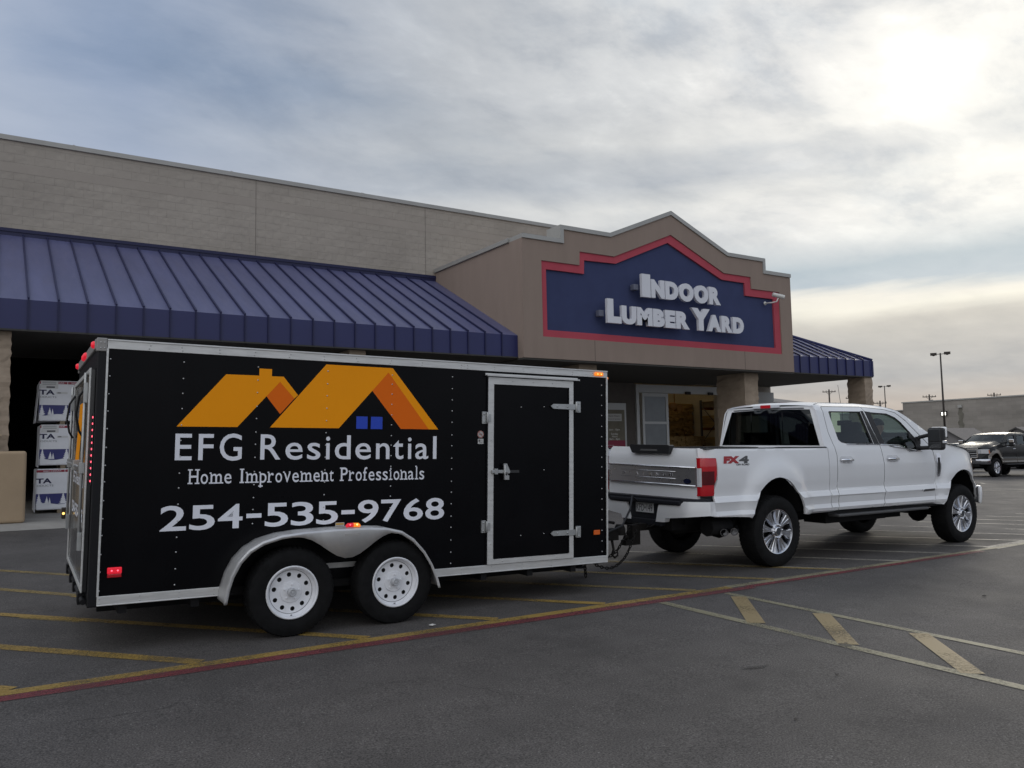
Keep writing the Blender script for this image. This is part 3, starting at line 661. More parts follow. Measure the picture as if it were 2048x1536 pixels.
for k in range(3):
    dx = (-.01, .03, -.0)[k]; z0 = wz(BX, BY)-.005+.075+.897*k; hh = .825
    root = thing('lumber_bundle', bl[k], 'lumber bundle', (BX+dx, BY, z0), 0, 'wrapped lumber bundles stacked under the awning')
    b = MB(); n = 14; rr = random.Random(k)
    b.box(0, 3.6, 0, 1.15, 0, hh)
    b.build('wrapper', wrap, root, bevel=.025)
    fn = lambda a, q, d: (a, -.003, q)
    p = MB()
    bot = [(.0, .13)]+[(i*.1, .125+.02*math.sin(i*1.1+k*2)) for i in range(1, 36)]+[(3.6, .12)]
    poly = bot+[(3.6, .325), (0, .325)]; tr = tessellate_polygon([[Vector((a, q, 0)) for a, q in poly]]); p.add([fn(a, q, 0) for a, q in poly], [tuple(t) for t in tr], 0)
    for rep in range(2):
        o = rep*1.75
        for a, hgt, wd in ((.02, .20, .14), (.16, .13, .11), (.21, .11, .07), (.45, .21, .18), (1.15, .16, .13), (1.3, .2, .16)):
            snow_tree(p, o+a+.03, .135, hgt, wd, lambda u, q, d: (u, -.005, q), 1)
        for x0, x1 in ((0, .495), (.505, 1.2), (1.21, 1.745)): p.add([fn(o+x0, .755, 0), fn(o+x1, .755, 0), fn(o+x1, .805, 0), fn(o+x0, .805, 0)], [(0,1,2,3)], 2)
        put_text(p, 'WESTERN RED CEDAR', o+.56, o+1.16, .768, .022, lambda a, q, d: (a, -.005, q), 1, .01); put_text(p, 'RED CEDAR', o+.12, o+.44, .768, .022, lambda a, q, d: (a, -.005, q), 1, .01)
        lx = o
        put_text(p, 'TA', lx-.005, lx+.27, .535, .10, fn, 3, .035); put_text(p, 'ODUCTS', lx+.01, lx+.30, .47, .035, fn, 4, .0)
        # round emblem: dark disc, rings and an arrow-shaped tree
        cx, cz = o+.83, .535; circ = lambda R, y: [(cx+R*math.cos(2*PI*i/28), y, cz+R*math.sin(2*PI*i/28)) for i in range(28)]
        p.add(circ(.135, -.003), [tuple(range(28))], 3); p.add(circ(.122, -.0045), [tuple(range(28))], 1); p.add(circ(.112, -.006), [tuple(range(28))], 3)
        for q in (-.03, .0, .03): p.add([(cx-.115, -.0075, cz+q-.006), (cx-.03, -.0075, cz+q-.006), (cx-.03, -.0075, cz+q+.006), (cx-.115, -.0075, cz+q+.006)], [(0,1,2,3)], 1)
        p.add([(cx-.075, -.009, cz-.08), (cx+.08, -.009, cz-.08), (cx+.01, -.009, cz+.14)], [(0,1,2)], 1)
        p.add([(cx-.05, -.0105, cz-.065), (cx-.005, -.0105, cz-.065), (cx-.005, -.0105, cz+.07)], [(0,1,2)], 2)
        p.add([(cx+.02, -.0105, cz-.065), (cx+.055, -.0105, cz-.065), (cx+.02, -.0105, cz+.05)], [(0,1,2)], 3)
    p.build('wrap_print', [wrap_blue, wrap, wrap_red, wrap_navy, mat('grey_print', (.20, .20, .22), .5)], root, recalc=False)
    if k:
        lb = MB(); lb.add([(.02, -.008, .66), (.33, -.008, .66), (.33, -.008, .815), (.02, -.008, .815)], [(0,1,2,3)], 0)
        lb.add([(.12, -.009, .675), (.27, -.009, .675), (.27, -.009, .705), (.12, -.009, .705)], [(0,1,2,3)], 1)
        for q in (.74, .77, .79): lb.add([(.05, -.009, q), (.29, -.009, q), (.29, -.009, q+.006), (.05, -.009, q+.006)], [(0,1,2,3)], 1)
        lb.add([(.30, -.008, .555), (.50, -.008, .555), (.50, -.008, .595), (.30, -.008, .595)], [(0,1,2,3)], 0); lb.add([(.32, -.009, .567), (.38, -.009, .567), (.38, -.009, .583), (.32, -.009, .583)], [(0,1,2,3)], 1)
        lb.build('paper_label', [mat('label_white', (.66, .66, .66), .5), mat('label_ink', (.06, .06, .07), .6)], root, recalc=False)
    fl = MB(); sl = .055 if k == 2 else .02
    fl.quad((.0, .02, hh-.03), (.0, .9, hh-.03), (-sl, .95, -.02), (-sl*1.2, .0, -.04)); o = fl.build('loose_flap', wrap, root); so = o.modifiers.new('s', 'SOLIDIFY'); so.thickness = .008
    for x in (.38, 1.6, 2.9):
        rn = MB(); rn.box(x, x+.09, .02, 1.1, -.072, -.0)
        rn.build('runner', mat('runner_wood', (.25, .2, .14), .85), root)
tb = MB(); z0 = wz(0, 17.3)-.005
tb.box(-.75, .605, 17.02, 17.46, z0, z0+1.275)
o = tb.build('tan_crate', mat('tan_board', (.40, .30, .20), .85, 0, .2, var=.08, vscale=1.5, bump=.1, bscale=30), bevel=.05, seg=3)
tag(o, 'plain tan crate as tall as a man\'s chest in front of the stone pillar', 'crate')
tb = MB(); tb.box(-.6, .215, 17.1, 17.4, z0+1.55, z0+1.575); tb.box(-.6, -.1, 17.12, 17.38, z0+1.28, z0+1.55)
tag(tb.build('board_offcut', mat('offcut_wood', (.42, .33, .22), .8)), 'wooden board lying across blocks on top of the tan crate', 'board')

# ------------------------------------------------------------------ enclosed trailer
def frame_matrix(o, a, b, c):
    a = Vector(a).normalized(); c = Vector(c).normalized(); b = c.cross(a).normalized(); c = a.cross(b)
    return Matrix.Translation(o) @ Matrix((a, b, c)).transposed().to_4x4()
TRM = frame_matrix((0.62287, 6.58738, 0.10725), (0.999403, -0.030025, -0.017085), (0.030309, 0.999403, 0.016564), (0.016577, -0.017072, 0.999717))
tr = thing('enclosed_trailer', 'long black enclosed cargo trailer with an orange house logo and white lettering', 'trailer', matrix=TRM)
L_, H_, ZB, W_ = 4.627, 2.254, .344, 2.23
tblack = mat('black_trailer_skin', (.0035, .0035, .0045), .28, 0, .10, var=.25, vscale=1.3, rvar=.06)
tframe = mat('black_steel_frame', (.010, .010, .012), .45, 0, .22)
sv = lambda a, q, d: (a, -d, q)            # onto the near side, d metres proud
for v in (0, W_-.03): b = MB(); b.box(.062, L_-.012, v, v+.03, ZB+.06, H_-.06); b.build('side_panel', tblack, tr)
b = MB(); b.box(L_-.035, L_, .0, W_, ZB, H_-.02); b.build('front_panel', tblack, tr)
b = MB(); b.box(.03, L_-.02, .0, W_, H_-.03, H_-.012)
for i in range(12): b.box(.2+.38*i, .23+.38*i, .01, W_-.01, H_-.012, H_+.004)
b.build('roof', mat('white_roof_sheet', (.5, .5, .5), .5), tr)
b = MB(); b.box(.0, L_-.02, .02, W_-.02, ZB-.01, ZB+.06); b.box(.1, L_-.1, .5, .58, ZB-.13, ZB-.011); b.box(.1, L_-.1, W_-.58, W_-.5, ZB-.13, ZB-.011)
for i in range(9): b.box(.2+.5*i, .26+.5*i, .03, W_-.03, ZB-.07, ZB-.011)
b.build('chassis', dark_under, tr)
b = MB(); b.box(0, .062, -.002, .10, ZB-.005, H_-.06); b.box(0, .062, W_-.10, W_+.002, ZB-.005, H_-.06); b.box(0, .062, .10, W_-.10, H_-.20, H_-.06); b.box(0, .062, .10, W_-.10, ZB-.005, ZB+.07)
b.build('rear_frame', tframe, tr, bevel=.006)
# aluminium rails and corner trims
b = MB(); b.box(.06, L_+.004, -.006, .02, H_-.062, H_+.0); b.box(.06, L_+.004, W_-.02, W_+.006, H_-.062, H_); b.box(.06, L_+.004, -.014, .04, H_-.004, H_+.008); b.box(2.99, 2.994, -.0075, .0, H_-.06, H_-.005)
b.build('top_rail', alu, tr, bevel=.004)
b = MB(); b.box(-.012, .058, -.012, .06, H_-.085, H_+.014); b.box(-.012, .058, W_-.06, W_+.012, H_-.085, H_+.014); b.box(-.018, .05, .06, W_-.06, H_-.065, H_+.010)
b.build('rear_header', mat('dull_header_metal', (.30, .29, .28), .5, .4), tr, bevel=.006)
b = MB(); b.box(.058, .90, -.008, .02, ZB, ZB+.068); b.box(2.66, L_+.004, -.008, .02, ZB, ZB+.068); b.box(.058, L_, W_-.02, W_+.008, ZB, ZB+.068); b.box(.058, .90, -.013, .0, ZB-.001, ZB+.008); b.box(2.66, L_, -.013, .0, ZB-.001, ZB+.008)
b.build('bottom_rail', alu, tr, bevel=.004)
b = MB(); b.box(1.60, 2.10, -.008, -.0005, .490, .532); b.build('axle_rail', mat('painted_rail', (.42, .42, .41), .55, var=.2, vscale=8), tr)
b = MB(); b.box(.055, .069, -.009, .02, ZB+.066, H_-.06); b.build('corner_trim', alu, tr); b = MB(); b.box(L_-.012, L_+.006, -.009, .02, ZB+.066, H_-.06); b.build('corner_trim', alu, tr)
# rivets, one strip of them per seam
rv = mat('rivet', (.55, .55, .55), .35, .7)
def rivets(pts, r=.0065, y=-.0, name='rivet_row'):
    b = MB()
    for x, z in pts: b.lathe([(r, 0), (r*.8, .004), (0, .0055)], (x, y, z), (0, -1, 0), 6)
    b.build(name, rv, tr)
rr = random.Random(3)
for x, n in ((.083, 14), (.588, 15), (1.145, 13), (1.715, 13), (2.29, 15), (2.875, 17), (4.562, 17)):
    z0, z1 = (2.12, .45) if x < 1 or x > 2.8 else (2.11, .88)
    rivets([(x-.012*(i/(n-1))*(1 if x < 2 else 0), z0+(z1-z0)*i/(n-1)+rr.uniform(-.006, .006)) for i in range(n)])
rivets([(x+rr.uniform(-.01, .01), H_-z) for x in (.34, .57, .85, 1.11, 1.40, 1.68, 1.97, 2.275, 2.57, 2.96, 3.02, 3.32, 3.62, 3.9, 4.2, 4.45) for z in (.022, .046)], .006, -.006, 'rail_rivets')
rivets([(x, ZB+z) for x in (.075, .34, .61, .86, 2.72, 2.98, 3.29, 3.62, 3.95, 4.30, 4.58) for z in (.018, .052)], .006, -.008, 'rail_rivets')
rivets([(.015, H_-.02), (.04, H_-.02), (.015, H_-.06), (.04, H_-.06)], .006, -.012, 'corner_rivets')
# graphics
vin_or = mat('orange_vinyl', (.95, .335, .003), .45, 0, .15, var=.03, vscale=2); vin_do = mat('dark_orange_vinyl', (.80, .15, .006), .45, 0, .15); vin_bl = mat('blue_vinyl', (.016, .060, .50), .42, 0, .4)
vin_wh = mat('white_vinyl', (.78, .795, .86), .42, 0, .4)
b = MB()
def decal(poly, m, d=.0012):
    t = tessellate_polygon([[Vector((a, q, 0)) for a, q in poly]]); b.add([sv(a, q, d) for a, q in poly], [tuple(i) for i in t], m)
decal([(.55, 1.632), (.995, 1.635), (1.32, 2.004), (1.439, 1.873), (1.468, 1.902), (1.348, 2.047), (1.253, 2.047), (1.253, 2.104), (1.153, 2.104), (1.153, 2.047), (.899, 2.045)], 0)
decal([(1.214, 1.8835), (1.326, 1.745), (1.4385, 1.873), (1.32, 2.0035)], 1, .0014)
decal([(1.249, 1.636), (1.818, 1.638), (2.254, 2.127), (2.644, 1.641), (2.737, 1.641), (2.293, 2.167), (1.70, 2.167)], 0)
decal([(2.108, 1.9635), (2.376, 1.641), (2.6435, 1.641), (2.254, 2.1265)], 1, .0014)
for x0, x1 in ((1.97, 2.07), (2.10, 2.205)): decal([(x0, 1.636), (x1, 1.636), (x1, 1.741), (x0, 1.741)], 2)
b.build('house_logo', [vin_or, vin_do, vin_bl], tr, recalc=False)
ts = lambda a, q, d: (a, -.0014, q)
b = MB()
for t, x0, x1 in (('E', .545, .665), ('F', .712, .822), ('G', .868, 1.035)): put_text(b, t, x0, x1, 1.378 if t != 'G' else 1.375, .200 if t != 'G' else .206, ts, 0, .007)
xs_ = [('R', 1.178, 1.318), ('e', 1.352, 1.475), ('s', 1.508, 1.605), ('i', 1.645, 1.675), ('d', 1.712, 1.832), ('e', 1.868, 1.990), ('n', 2.030, 2.138), ('t', 2.168, 2.252), ('i', 2.288, 2.318), ('a', 2.350, 2.460), ('l', 2.500, 2.530)]
k = (2.722-1.178)/(2.530-1.178)
for t, x0, x1 in xs_: put_text(b, t, 1.178+(x0-1.178)*k, 1.178+(x1-1.178)*k, 1.380, .200, ts, 0, .007)
b.build('company_name', vin_wh, tr, recalc=False)
b = MB()
# slab-serif slogan: condensed letters with small bars on their stems
sl = 'Home Improvement Professionals'
adv = {'H': 1.12, 'I': .62, 'P': .98, 'm': 1.38, 'i': .52, 'l': .52, 't': .62, 'f': .60, 'r': .72, ' ': .62, 's': .78}
SER = {'H': [(0.12, 0), (.88, 0), (.12, 1), (.88, 1)], 'I': [(.5, 0), (.5, 1)], 'P': [(.14, 0), (.14, 1)], 'm': [(.07, 0), (.5, 0), (.93, 0), (.04, 2)], 'n': [(.14, 0), (.86, 0), (.08, 2)], 'r': [(.2, 0), (.12, 2)], 'i': [(.5, 0), (.35, 2)], 'l': [(.5, 0), (.3, 3)], 'p': [(.08, 2), (.14, -1)], 'f': [(.45, 0)], 'v': [(.06, 2), (.94, 2)]}
tot = sum(adv.get(c, .88) for c in sl); un = (2.612-.642)/tot; x = .642; cap = .112
for c in sl:
    a = adv.get(c, .88)*un
    if c != ' ':
        w0, w1 = x+a*.11, x+a*.89
        if c in 'il': w0, w1 = x+a*.36, x+a*.64
        if c == 'I': w0, w1 = x+a*.34, x+a*.66
        zb = 1.197+.0022*(x-.64)
        put_text(b, c, w0, w1, zb, cap, ts, 0, .004)
        for fx, lv in SER.get(c, []):
            zz = {0: zb, 1: zb+cap-.010, 2: zb+cap*.745-.008, 3: zb+cap*1.03-.006, -1: zb-cap*.28}[lv]; cx = w0+(w1-w0)*fx; ww = .017 if lv in (0, 1, -1) else .011
            b.add([sv(cx-ww, zz, .0016), sv(cx+ww*(1 if lv < 2 else .2), zz, .0016), sv(cx+ww*(1 if lv < 2 else .2), zz+.010, .0016), sv(cx-ww, zz+.010, .0016)], [(0,1,2,3)], 0)
    x += a
b.build('slogan', vin_wh, tr, recalc=False)
b = MB()
num = '254-535-9768'; adv = {'-': .72}; tot = sum(adv.get(c, 1) for c in num); un = (2.815-.445)/tot; x = .445
for c in num:
    a = adv.get(c, 1)*un
    zb = .851-.0012*(x-.45)
    if c == '-': b.add([sv(x+a*.12, zb+.074, .0014), sv(x+a*.9, zb+.074, .0014), sv(x+a*.9, zb+.108, .0014), sv(x+a*.12, zb+.108, .0014)], [(0,1,2,3)], 0)
    else: put_text(b, c, x+a*.06, x+a*.95, zb, .185, ts, 0, .013)
    x += a
b.build('phone_number', vin_wh, tr, recalc=False)
# side door
dr = MB(); dr.box(3.30, 4.145, -.012, .0, .462, 2.072); door = dr.build('side_door', tblack, tr, bevel=.003)
b = MB(); x0, x1, z0, z1, t = 3.238, 4.199, .416, 2.135, .064
F = lambda p: [(a, -.022, q) for a, q in p]
for poly in ([(x0, z1), (x1, z1), (x1-t+.01, z1-t), (x0+t, z1-t)], [(x1, z1), (x1, z0), (x1-t+.01, z0+t*.7), (x1-t+.01, z1-t)], [(x1, z0), (x0, z0), (x0+t, z0+t*.7), (x1-t+.01, z0+t*.7)], [(x0, z0), (x0, z1), (x0+t, z1-t), (x0+t, z0+t*.7)]):
    b.prism(poly, [], lambda a, q, d: (a, -d, q), .021, .0)
b.build('door_frame', alu, door, bevel=.003)
b = MB(); b.box(3.215, 4.262, -.045, .0, 2.148, 2.156); b.box(3.215, 4.262, -.006, .0, 2.156, 2.172); b.box(3.215, 4.262, -.045, -.040, 2.142, 2.150); b.build('drip_rail', alu, tr)
b = MB(); b.box(3.231, 3.237, -.017, .0, .42, 2.14); b.box(3.298, 3.302, -.0235, .0, .47, 2.07); b.box(4.143, 4.147, -.0235, .0, .47, 2.07); b.build('door_seal', tframe, door)
galv = mat('galvanised_hardware', (.45, .46, .46), .4, .75, var=.15, vscale=12)
for z0 in (1.70, .705):
    b = MB(); b.box(3.178, 3.222, -.018, .0, z0, z0+.112); b.box(3.222, 3.262, -.032, -.0, z0+.02, z0+.092); b.tube([(3.224, -.034, z0+.005), (3.224, -.034, z0+.107)], .009)
    for q in (.02, .09): b.lathe([(.008, 0), (.008, .006), (0, .007)], (3.196, -.018, z0+q), (0, -1, 0), 8)
    b.build('latch_bracket', galv, door, bevel=.002)
for z0, zz in ((1.86, 1.883), (.64, .663)):
    b = MB()
    b.prism([(3.925, zz), (3.955, zz+.023), (4.245, zz+.027), (4.245, zz-.027), (3.955, zz-.023)], [], lambda a, q, d: (a, -d, q), .034, .022)
    b.box(4.228, 4.282, -.03, .0, zz-.054, zz+.056); b.tube([(4.225, -.036, zz-.05), (4.225, -.036, zz+.05)], .010)
    for a, q in ((4.255, .035), (4.255, -.035), (4.0, 0), (4.12, 0)): b.lathe([(.009, 0), (.009, .006), (0, .008)], (a, -.034 if a < 4.2 else -.03, zz+q), (0, -1, 0), 8)
    b.build('strap_hinge', galv, door, bevel=.003)
b = MB(); b.box(3.27, 3.46, -.045, -.022, 1.246, 1.276); b.box(3.30, 3.33, -.05, -.02, 1.235, 1.288); b.prism([(3.385, 1.335), (3.42, 1.335), (3.455, 1.262), (3.45, 1.245), (3.39, 1.245)], [], lambda a, q, d: (a, -d, q), .058, .045)
b.tube([(3.40, -.055, 1.32), (3.40, -.055, 1.20)], .011); b.build('hasp', galv, door, bevel=.003)
b = MB(); b.box(3.385, 3.435, -.075, -.05, 1.185, 1.225); b.tube([(3.395, -.062, 1.225), (3.397, -.062, 1.255), (3.41, -.062, 1.265), (3.423, -.062, 1.255), (3.425, -.062, 1.225)], .005); b.build('padlock', mat('steel_padlock', (.5, .5, .5), .3, .9), door, bevel=.004)
b = MB(); b.box(3.46, 3.58, -.0135, -.011, 1.247, 1.272); b.build('door_scuff', mat('scuffed_skin', (.03, .03, .032), .4), door)
rivets([(x, z) for x, z in ((3.60, 1.865), (3.86, 1.875), (3.86, 1.27), (3.60, .66), (3.86, .665))], .006, -.012, 'door_rivets')
rivets([(3.27, z) for z in (1.55, 1.0, .60)]+[(4.172, z) for z in (1.95, 1.72, 1.28, 1.0, .78)]+[(x, 2.105) for x in (3.5, 3.73, 3.95)]+[(x, .44) for x in (3.4, 3.7, 4.0)], .006, -.021, 'frame_rivets')
# stickers
b = MB(); b.add([(3.169+.034*math.cos(2*PI*i/20), -.002, 1.603+.034*math.sin(2*PI*i/20)) for i in range(20)], [tuple(range(20))], 0); b.add([(3.169+.026*math.cos(2*PI*i/20), -.003, 1.603+.026*math.sin(2*PI*i/20)) for i in range(20)], [tuple(range(20))], 1)
b.add([(3.147, -.004, 1.622), (3.152, -.004, 1.627), (3.191, -.004, 1.584), (3.186, -.004, 1.579)], [(0,1,2,3)], 0); b.box(3.155, 3.184, -.0035, -.0031, 1.598, 1.608, 2)
b.build('round_sticker', [mat('sticker_red', (.36, .16, .14), .5), mat('sticker_white', (.42, .40, .39), .5), mat('sticker_ink', (.12, .11, .11), .6)], tr, recalc=False)
b = MB(); b.add([(3.141, -.002, 1.515), (3.199, -.002, 1.515), (3.199, -.002, 1.562), (3.141, -.002, 1.562)], [(0,1,2,3)], 1); b.add([(3.147, -.003, 1.536), (3.167, -.003, 1.536), (3.167, -.003, 1.556), (3.147, -.003, 1.556)], [(0,1,2,3)], 2)
for q in (.522, .530, .541, .551): b.add([(3.150 if q < .535 else 3.171, -.003, 1+q), (3.193, -.003, 1+q), (3.193, -.003, 1.003+q), (3.150 if q < .535 else 3.171, -.003, 1.003+q)], [(0,1,2,3)], 2)
b.build('square_sticker', [MATS['sticker_red'], mat('sticker_bright', (.58, .58, .57), .5), MATS['sticker_ink']], tr, recalc=False)
b = MB(); b.add([(1.806, -.002, .802), (1.882, -.002, .802), (1.882, -.002, .857), (1.806, -.002, .857)], [(0,1,2,3)], 1); b.add([(1.809, -.003, .838), (1.879, -.003, .838), (1.879, -.003, .853), (1.809, -.003, .853)], [(0,1,2,3)], 0)
for q in (.808, .815, .822, .829): b.add([(1.812, -.003, q), (1.872, -.003, q), (1.872, -.003, q+.0025), (1.812, -.003, q+.0025)], [(0,1,2,3)], 2)
b.build('warning_sticker', [mat('sticker_amber', (.50, .30, .05), .5), MATS['sticker_bright'], MATS['sticker_ink']], tr, recalc=False)
# double wheel fender
def fender(side):
    y0, yo = (0, -.25) if side < 0 else (W_, W_+.25)
    topc = [(.885, .325), (.90, .42), (.93, .52), (.985, .625), (1.06, .705), (1.16, .762), (1.30, .80), (1.47, .817), (1.74, .826), (2.0, .826), (2.17, .816), (2.30, .785), (2.41, .715), (2.51, .61), (2.58, .50), (2.63, .39), (2.655, .306)]
    def low(u, zt):
        if 1.40 <= u <= 2.26: return min(zt-.03, .782-.185*((.5-.5*math.cos(2*PI*(u-1.40)/.86))**1.25))
        return None
    m = MB(); P = []
    for i in range(len(topc)-1):
        for t in range(4):
            a, c = topc[i], topc[i+1]; P.append((a[0]+(c[0]-a[0])*t/4, a[1]+(c[1]-a[1])*t/4))
    P.append(topc[-1]); sgn = -1 if side < 0 else 1
    m.grid([[(u, y0+sgn*q*.25, z-(.012 if q == 1 else 0)) for q in (0, .3, .6, .86, .95, 1)] for u, z in P])
    rows = []
    for i, (u, z) in enumerate(P):
        a = P[max(0, i-1)]; c = P[min(len(P)-1, i+1)]; tx, tz = c[0]-a[0], c[1]-a[1]; l = math.hypot(tx, tz); nx, nz = tz/l, -tx/l
        lo = low(u, z)
        q0 = (u, z-.012)
        q1 = (u+nx*.022, z+nz*.022-.004) if lo is None else (u, lo)
        rows.append([(q0[0], yo, q0[1]), (q1[0], yo, q1[1])])
    m.grid(rows)
    o = m.build('fender', alu_sheet, tr, auto=28, weld=True); s = o.modifiers.new('solid', 'SOLIDIFY'); s.thickness = .004; s.offset = 0
    return o
fen = fender(-1); fender(1)
b = MB(); b.box(1.80, 1.93, -.2535, -.251, .772, .79); b.build('fender_label', mat('scratched_label', (.36, .35, .34), .5), fen)
b = MB()
for u, z, a in ((.90, .36, 0), (.955, .565, .4)): b.box(u+.03, u+.075, -.10, .0, z, z+.012)
b.build('fender_bracket', tframe, fen)
# wheels
rim_w = mat('white_steel_rim', (.80, .81, .84), .38, 0, .5, var=.10, vscale=7)
def tyre(R, r_in, w, name, parent, c, ax, tread=True):
    b = MB(); hw = w/2
    prof = [(r_in, -hw*.78), (r_in+.012, -hw*.90), (r_in+(R-r_in)*.45, -hw*1.0), (R-.035, -hw*.93), (R-.010, -hw*.80), (R, -hw*.55), (R, hw*.55), (R-.010, hw*.80), (R-.035, hw*.93), (r_in+(R-r_in)*.45, hw*1.0), (r_in+.012, hw*.90), (r_in, hw*.78)]
    b.lathe(prof, c, ax, 56)
    if tread:
        axv = Vector(ax); a = axv.cross(Vector((0,0,1))).normalized(); z = Vector((0,0,1)); C0 = Vector(c); n = 52
        for k in range(n):
            for s_ in (-1, 1):
                th = 2*PI*(k+(.5 if s_ > 0 else 0))/n; d = a*math.cos(th)+z*math.sin(th); t = a*-math.sin(th)+z*math.cos(th)
                p = [C0+d*(R-.002)+axv*s_*hw*.14, C0+d*(R-.002)+axv*s_*hw*.60, C0+d*(R-.016)+axv*s_*hw*.86]; h = t*(PI*R/n*.66); e_ = d*.005
                vs = [q-h for q in p]+[q+h for q in p]+[q-h+e_ for q in p]+[q+h+e_ for q in p]
                b.add(vs, [(6,7,10,9),(7,8,11,10),(0,1,7,6),(1,2,8,7),(3,9,10,4),(4,10,11,5),(2,5,11,8),(0,6,9,3)], 0)
    return b.build(name, tyre_m, parent, auto=35)
def trailer_wheel(cu, cz, v_out, sgn):
    ax = (0, sgn, 0); c = (cu, v_out-sgn*.10, cz)
    wheel = MB(); wheel.lathe([(.0, -.07), (.17, -.07), (.17, .03), (.0, .03)], c, ax, 24); w_ = wheel.build('wheel', dark_under, tr)
    tyre(.339, .195, .19, 'tyre', w_, c, ax)
    b = MB(); b.lathe([(.203, .075), (.205, .092), (.198, .098), (.190, .094), (.186, .06), (.172, .045), (.166, .044)], c, ax, 48)
    # disc with ten round hand holes
    axv = Vector(ax); a = axv.cross(Vector((0,0,1))).normalized(); z = Vector((0,0,1)); C0 = Vector(c)
    outer = [(.1665*math.cos(2*PI*i/60), .1665*math.sin(2*PI*i/60)) for i in range(60)]
    holes = [[(.133*math.cos(2*PI*(k+.3)/10)+.0182*math.cos(2*PI*i/12), .133*math.sin(2*PI*(k+.3)/10)+.0182*math.sin(2*PI*i/12)) for i in range(12)] for k in range(10)]
    b.prism(outer, holes, lambda p, q, d: tuple(C0+a*p+z*q+axv*d), .044, .036)
    b.lathe([(.088, .0442), (.080, .054), (.062, .056), (.05, .0565), (.0, .0565)], c, ax, 32)
    for k in range(5):
        th = 2*PI*k/5+.4; p = C0+(a*math.cos(th)+z*math.sin(th))*.057
        b.lathe([(.0085, .055), (.0085, .066), (.005, .069), (0, .069)], tuple(p), ax, 6)
    b.build('rim', rim_w, w_, auto=35)
    b = MB(); b.lathe([(.1655, .0445), (.169, .0465)], c, ax, 48); b.build('rim_seam', mat('rim_seam_grey', (.16, .16, .17), .8), w_)  # thin grey ring along the groove between rim and disc
    b = MB(); b.lathe([(.034, .056), (.032, .098), (.026, .104), (.022, .104), (.020, .099), (.011, .099), (.009, .105), (0, .106)], c, ax, 20); b.build('hub_cap', mat('hub_white', (.50, .51, .53), .35, .2), w_, auto=40)
    b = MB(); b.tube([tuple(C0+a*.03*0+z*(-.178)+axv*.06), tuple(C0+z*(-.172)+axv*.088)], .004, 6); b.build('valve', tyre_m, w_)
for cu in (1.402, 2.262):
    trailer_wheel(cu, .340+.012*cu, -.22, -1); trailer_wheel(cu, .340+.012*cu, W_+.22, 1)
    b = MB(); b.tube([(cu, -.1, .345+.012*cu), (cu, W_+.1, .345+.012*cu)], .04); b.box(cu-.05, cu+.05, .45, .6, .3, .42); b.box(cu-.05, cu+.05, W_-.6, W_-.45, .3, .42); b.build('axle', dark_under, tr)
# lamps
def lamp(name, x0, x1, z0, z1, mb_m, hot, y=-.0, t=.022, dots=2, parent=tr, zsplit=None):
    b = MB(); b.box(x0, x1, y-t, y, z0, z1); o = b.build(name, mb_m, parent, bevel=.006)
    d = MB()
    for i in range(dots):
        x = x0+(x1-x0)*(.30+.42*i/(max(1, dots-1))) if dots > 1 else (x0+x1)/2
        d.sphere((x, y-t, (z0+z1)/2 if zsplit is None else zsplit), .0062, 0, 8, (1, .4, 1))
    d.build('lit_diode', hot, o); return o
o = lamp('side_marker', .118, .213, .567, .612, red_glow, red_glow_hot, dots=2); b = MB(); b.box(.119, .212, -.018, .0, .540, .566); b.build('reflector', red_lens, tr, bevel=.004)
lamp('front_marker', 4.466, 4.566, H_-.048, H_-.012, amber_glow, amber_hot, -.006)
b = MB(); b.box(4.622, 4.648, -.004, .06, H_-.078, H_-.052); b.build('corner_marker', amber_glow, tr, bevel=.008)
b = MB(); b.box(4.455, 4.53, -.012, .0, .622, .668); b.build('amber_reflector', mat('amber_reflector', (.72, .13, .015), .3, 0, .5), tr, bevel=.004)
b = MB(); b.tube([(1.825, -.205, .842), (1.84, -.212, .853), (1.882, -.212, .853)], [.012, .017, .018], 10); mk = b.build('fender_lamp', red_glow, tr)
b = MB(); b.tube([(1.8825, -.212, .853), (1.925, -.212, .852), (1.94, -.205, .842)], [.018, .017, .012], 10); b.build('amber_half', amber_glow, mk)
b = MB(); b.sphere((1.852, -.229, .857), .006, 0); b.build('red_diode', red_glow_hot, mk); b = MB(); b.sphere((1.911, -.229, .857), .008, 0); b.build('amber_diode', amber_hot, mk)
for v in (.13, 1.0, 1.115, 1.23, W_-.13):
    b = MB(); b.lathe([(.027, 0), (.027, .010), (.018, .022), (0, .024)], (-.018, v, H_-.028), (-1, 0, 0), 14); b.build('top_lamp', red_glow, tr); 
b = MB()
for k in range(11): b.sphere((-.012, .052, 1.69-.046*k), .0085, 0, 8, (.5, 1, 1))
b.build('tail_lamp_strip', red_glow_hot, tr); b = MB(); b.box(-.010, -.001, .035, .07, 1.20, 1.72); b.build('tail_lamp_housing', black_plastic, tr, bevel=.003)
b = MB()
for k in range(11): b.sphere((-.012, W_-.052, 1.69-.046*k), .0085, 0, 8, (.5, 1, 1))
b.build('tail_lamp_strip', red_glow_hot, tr)
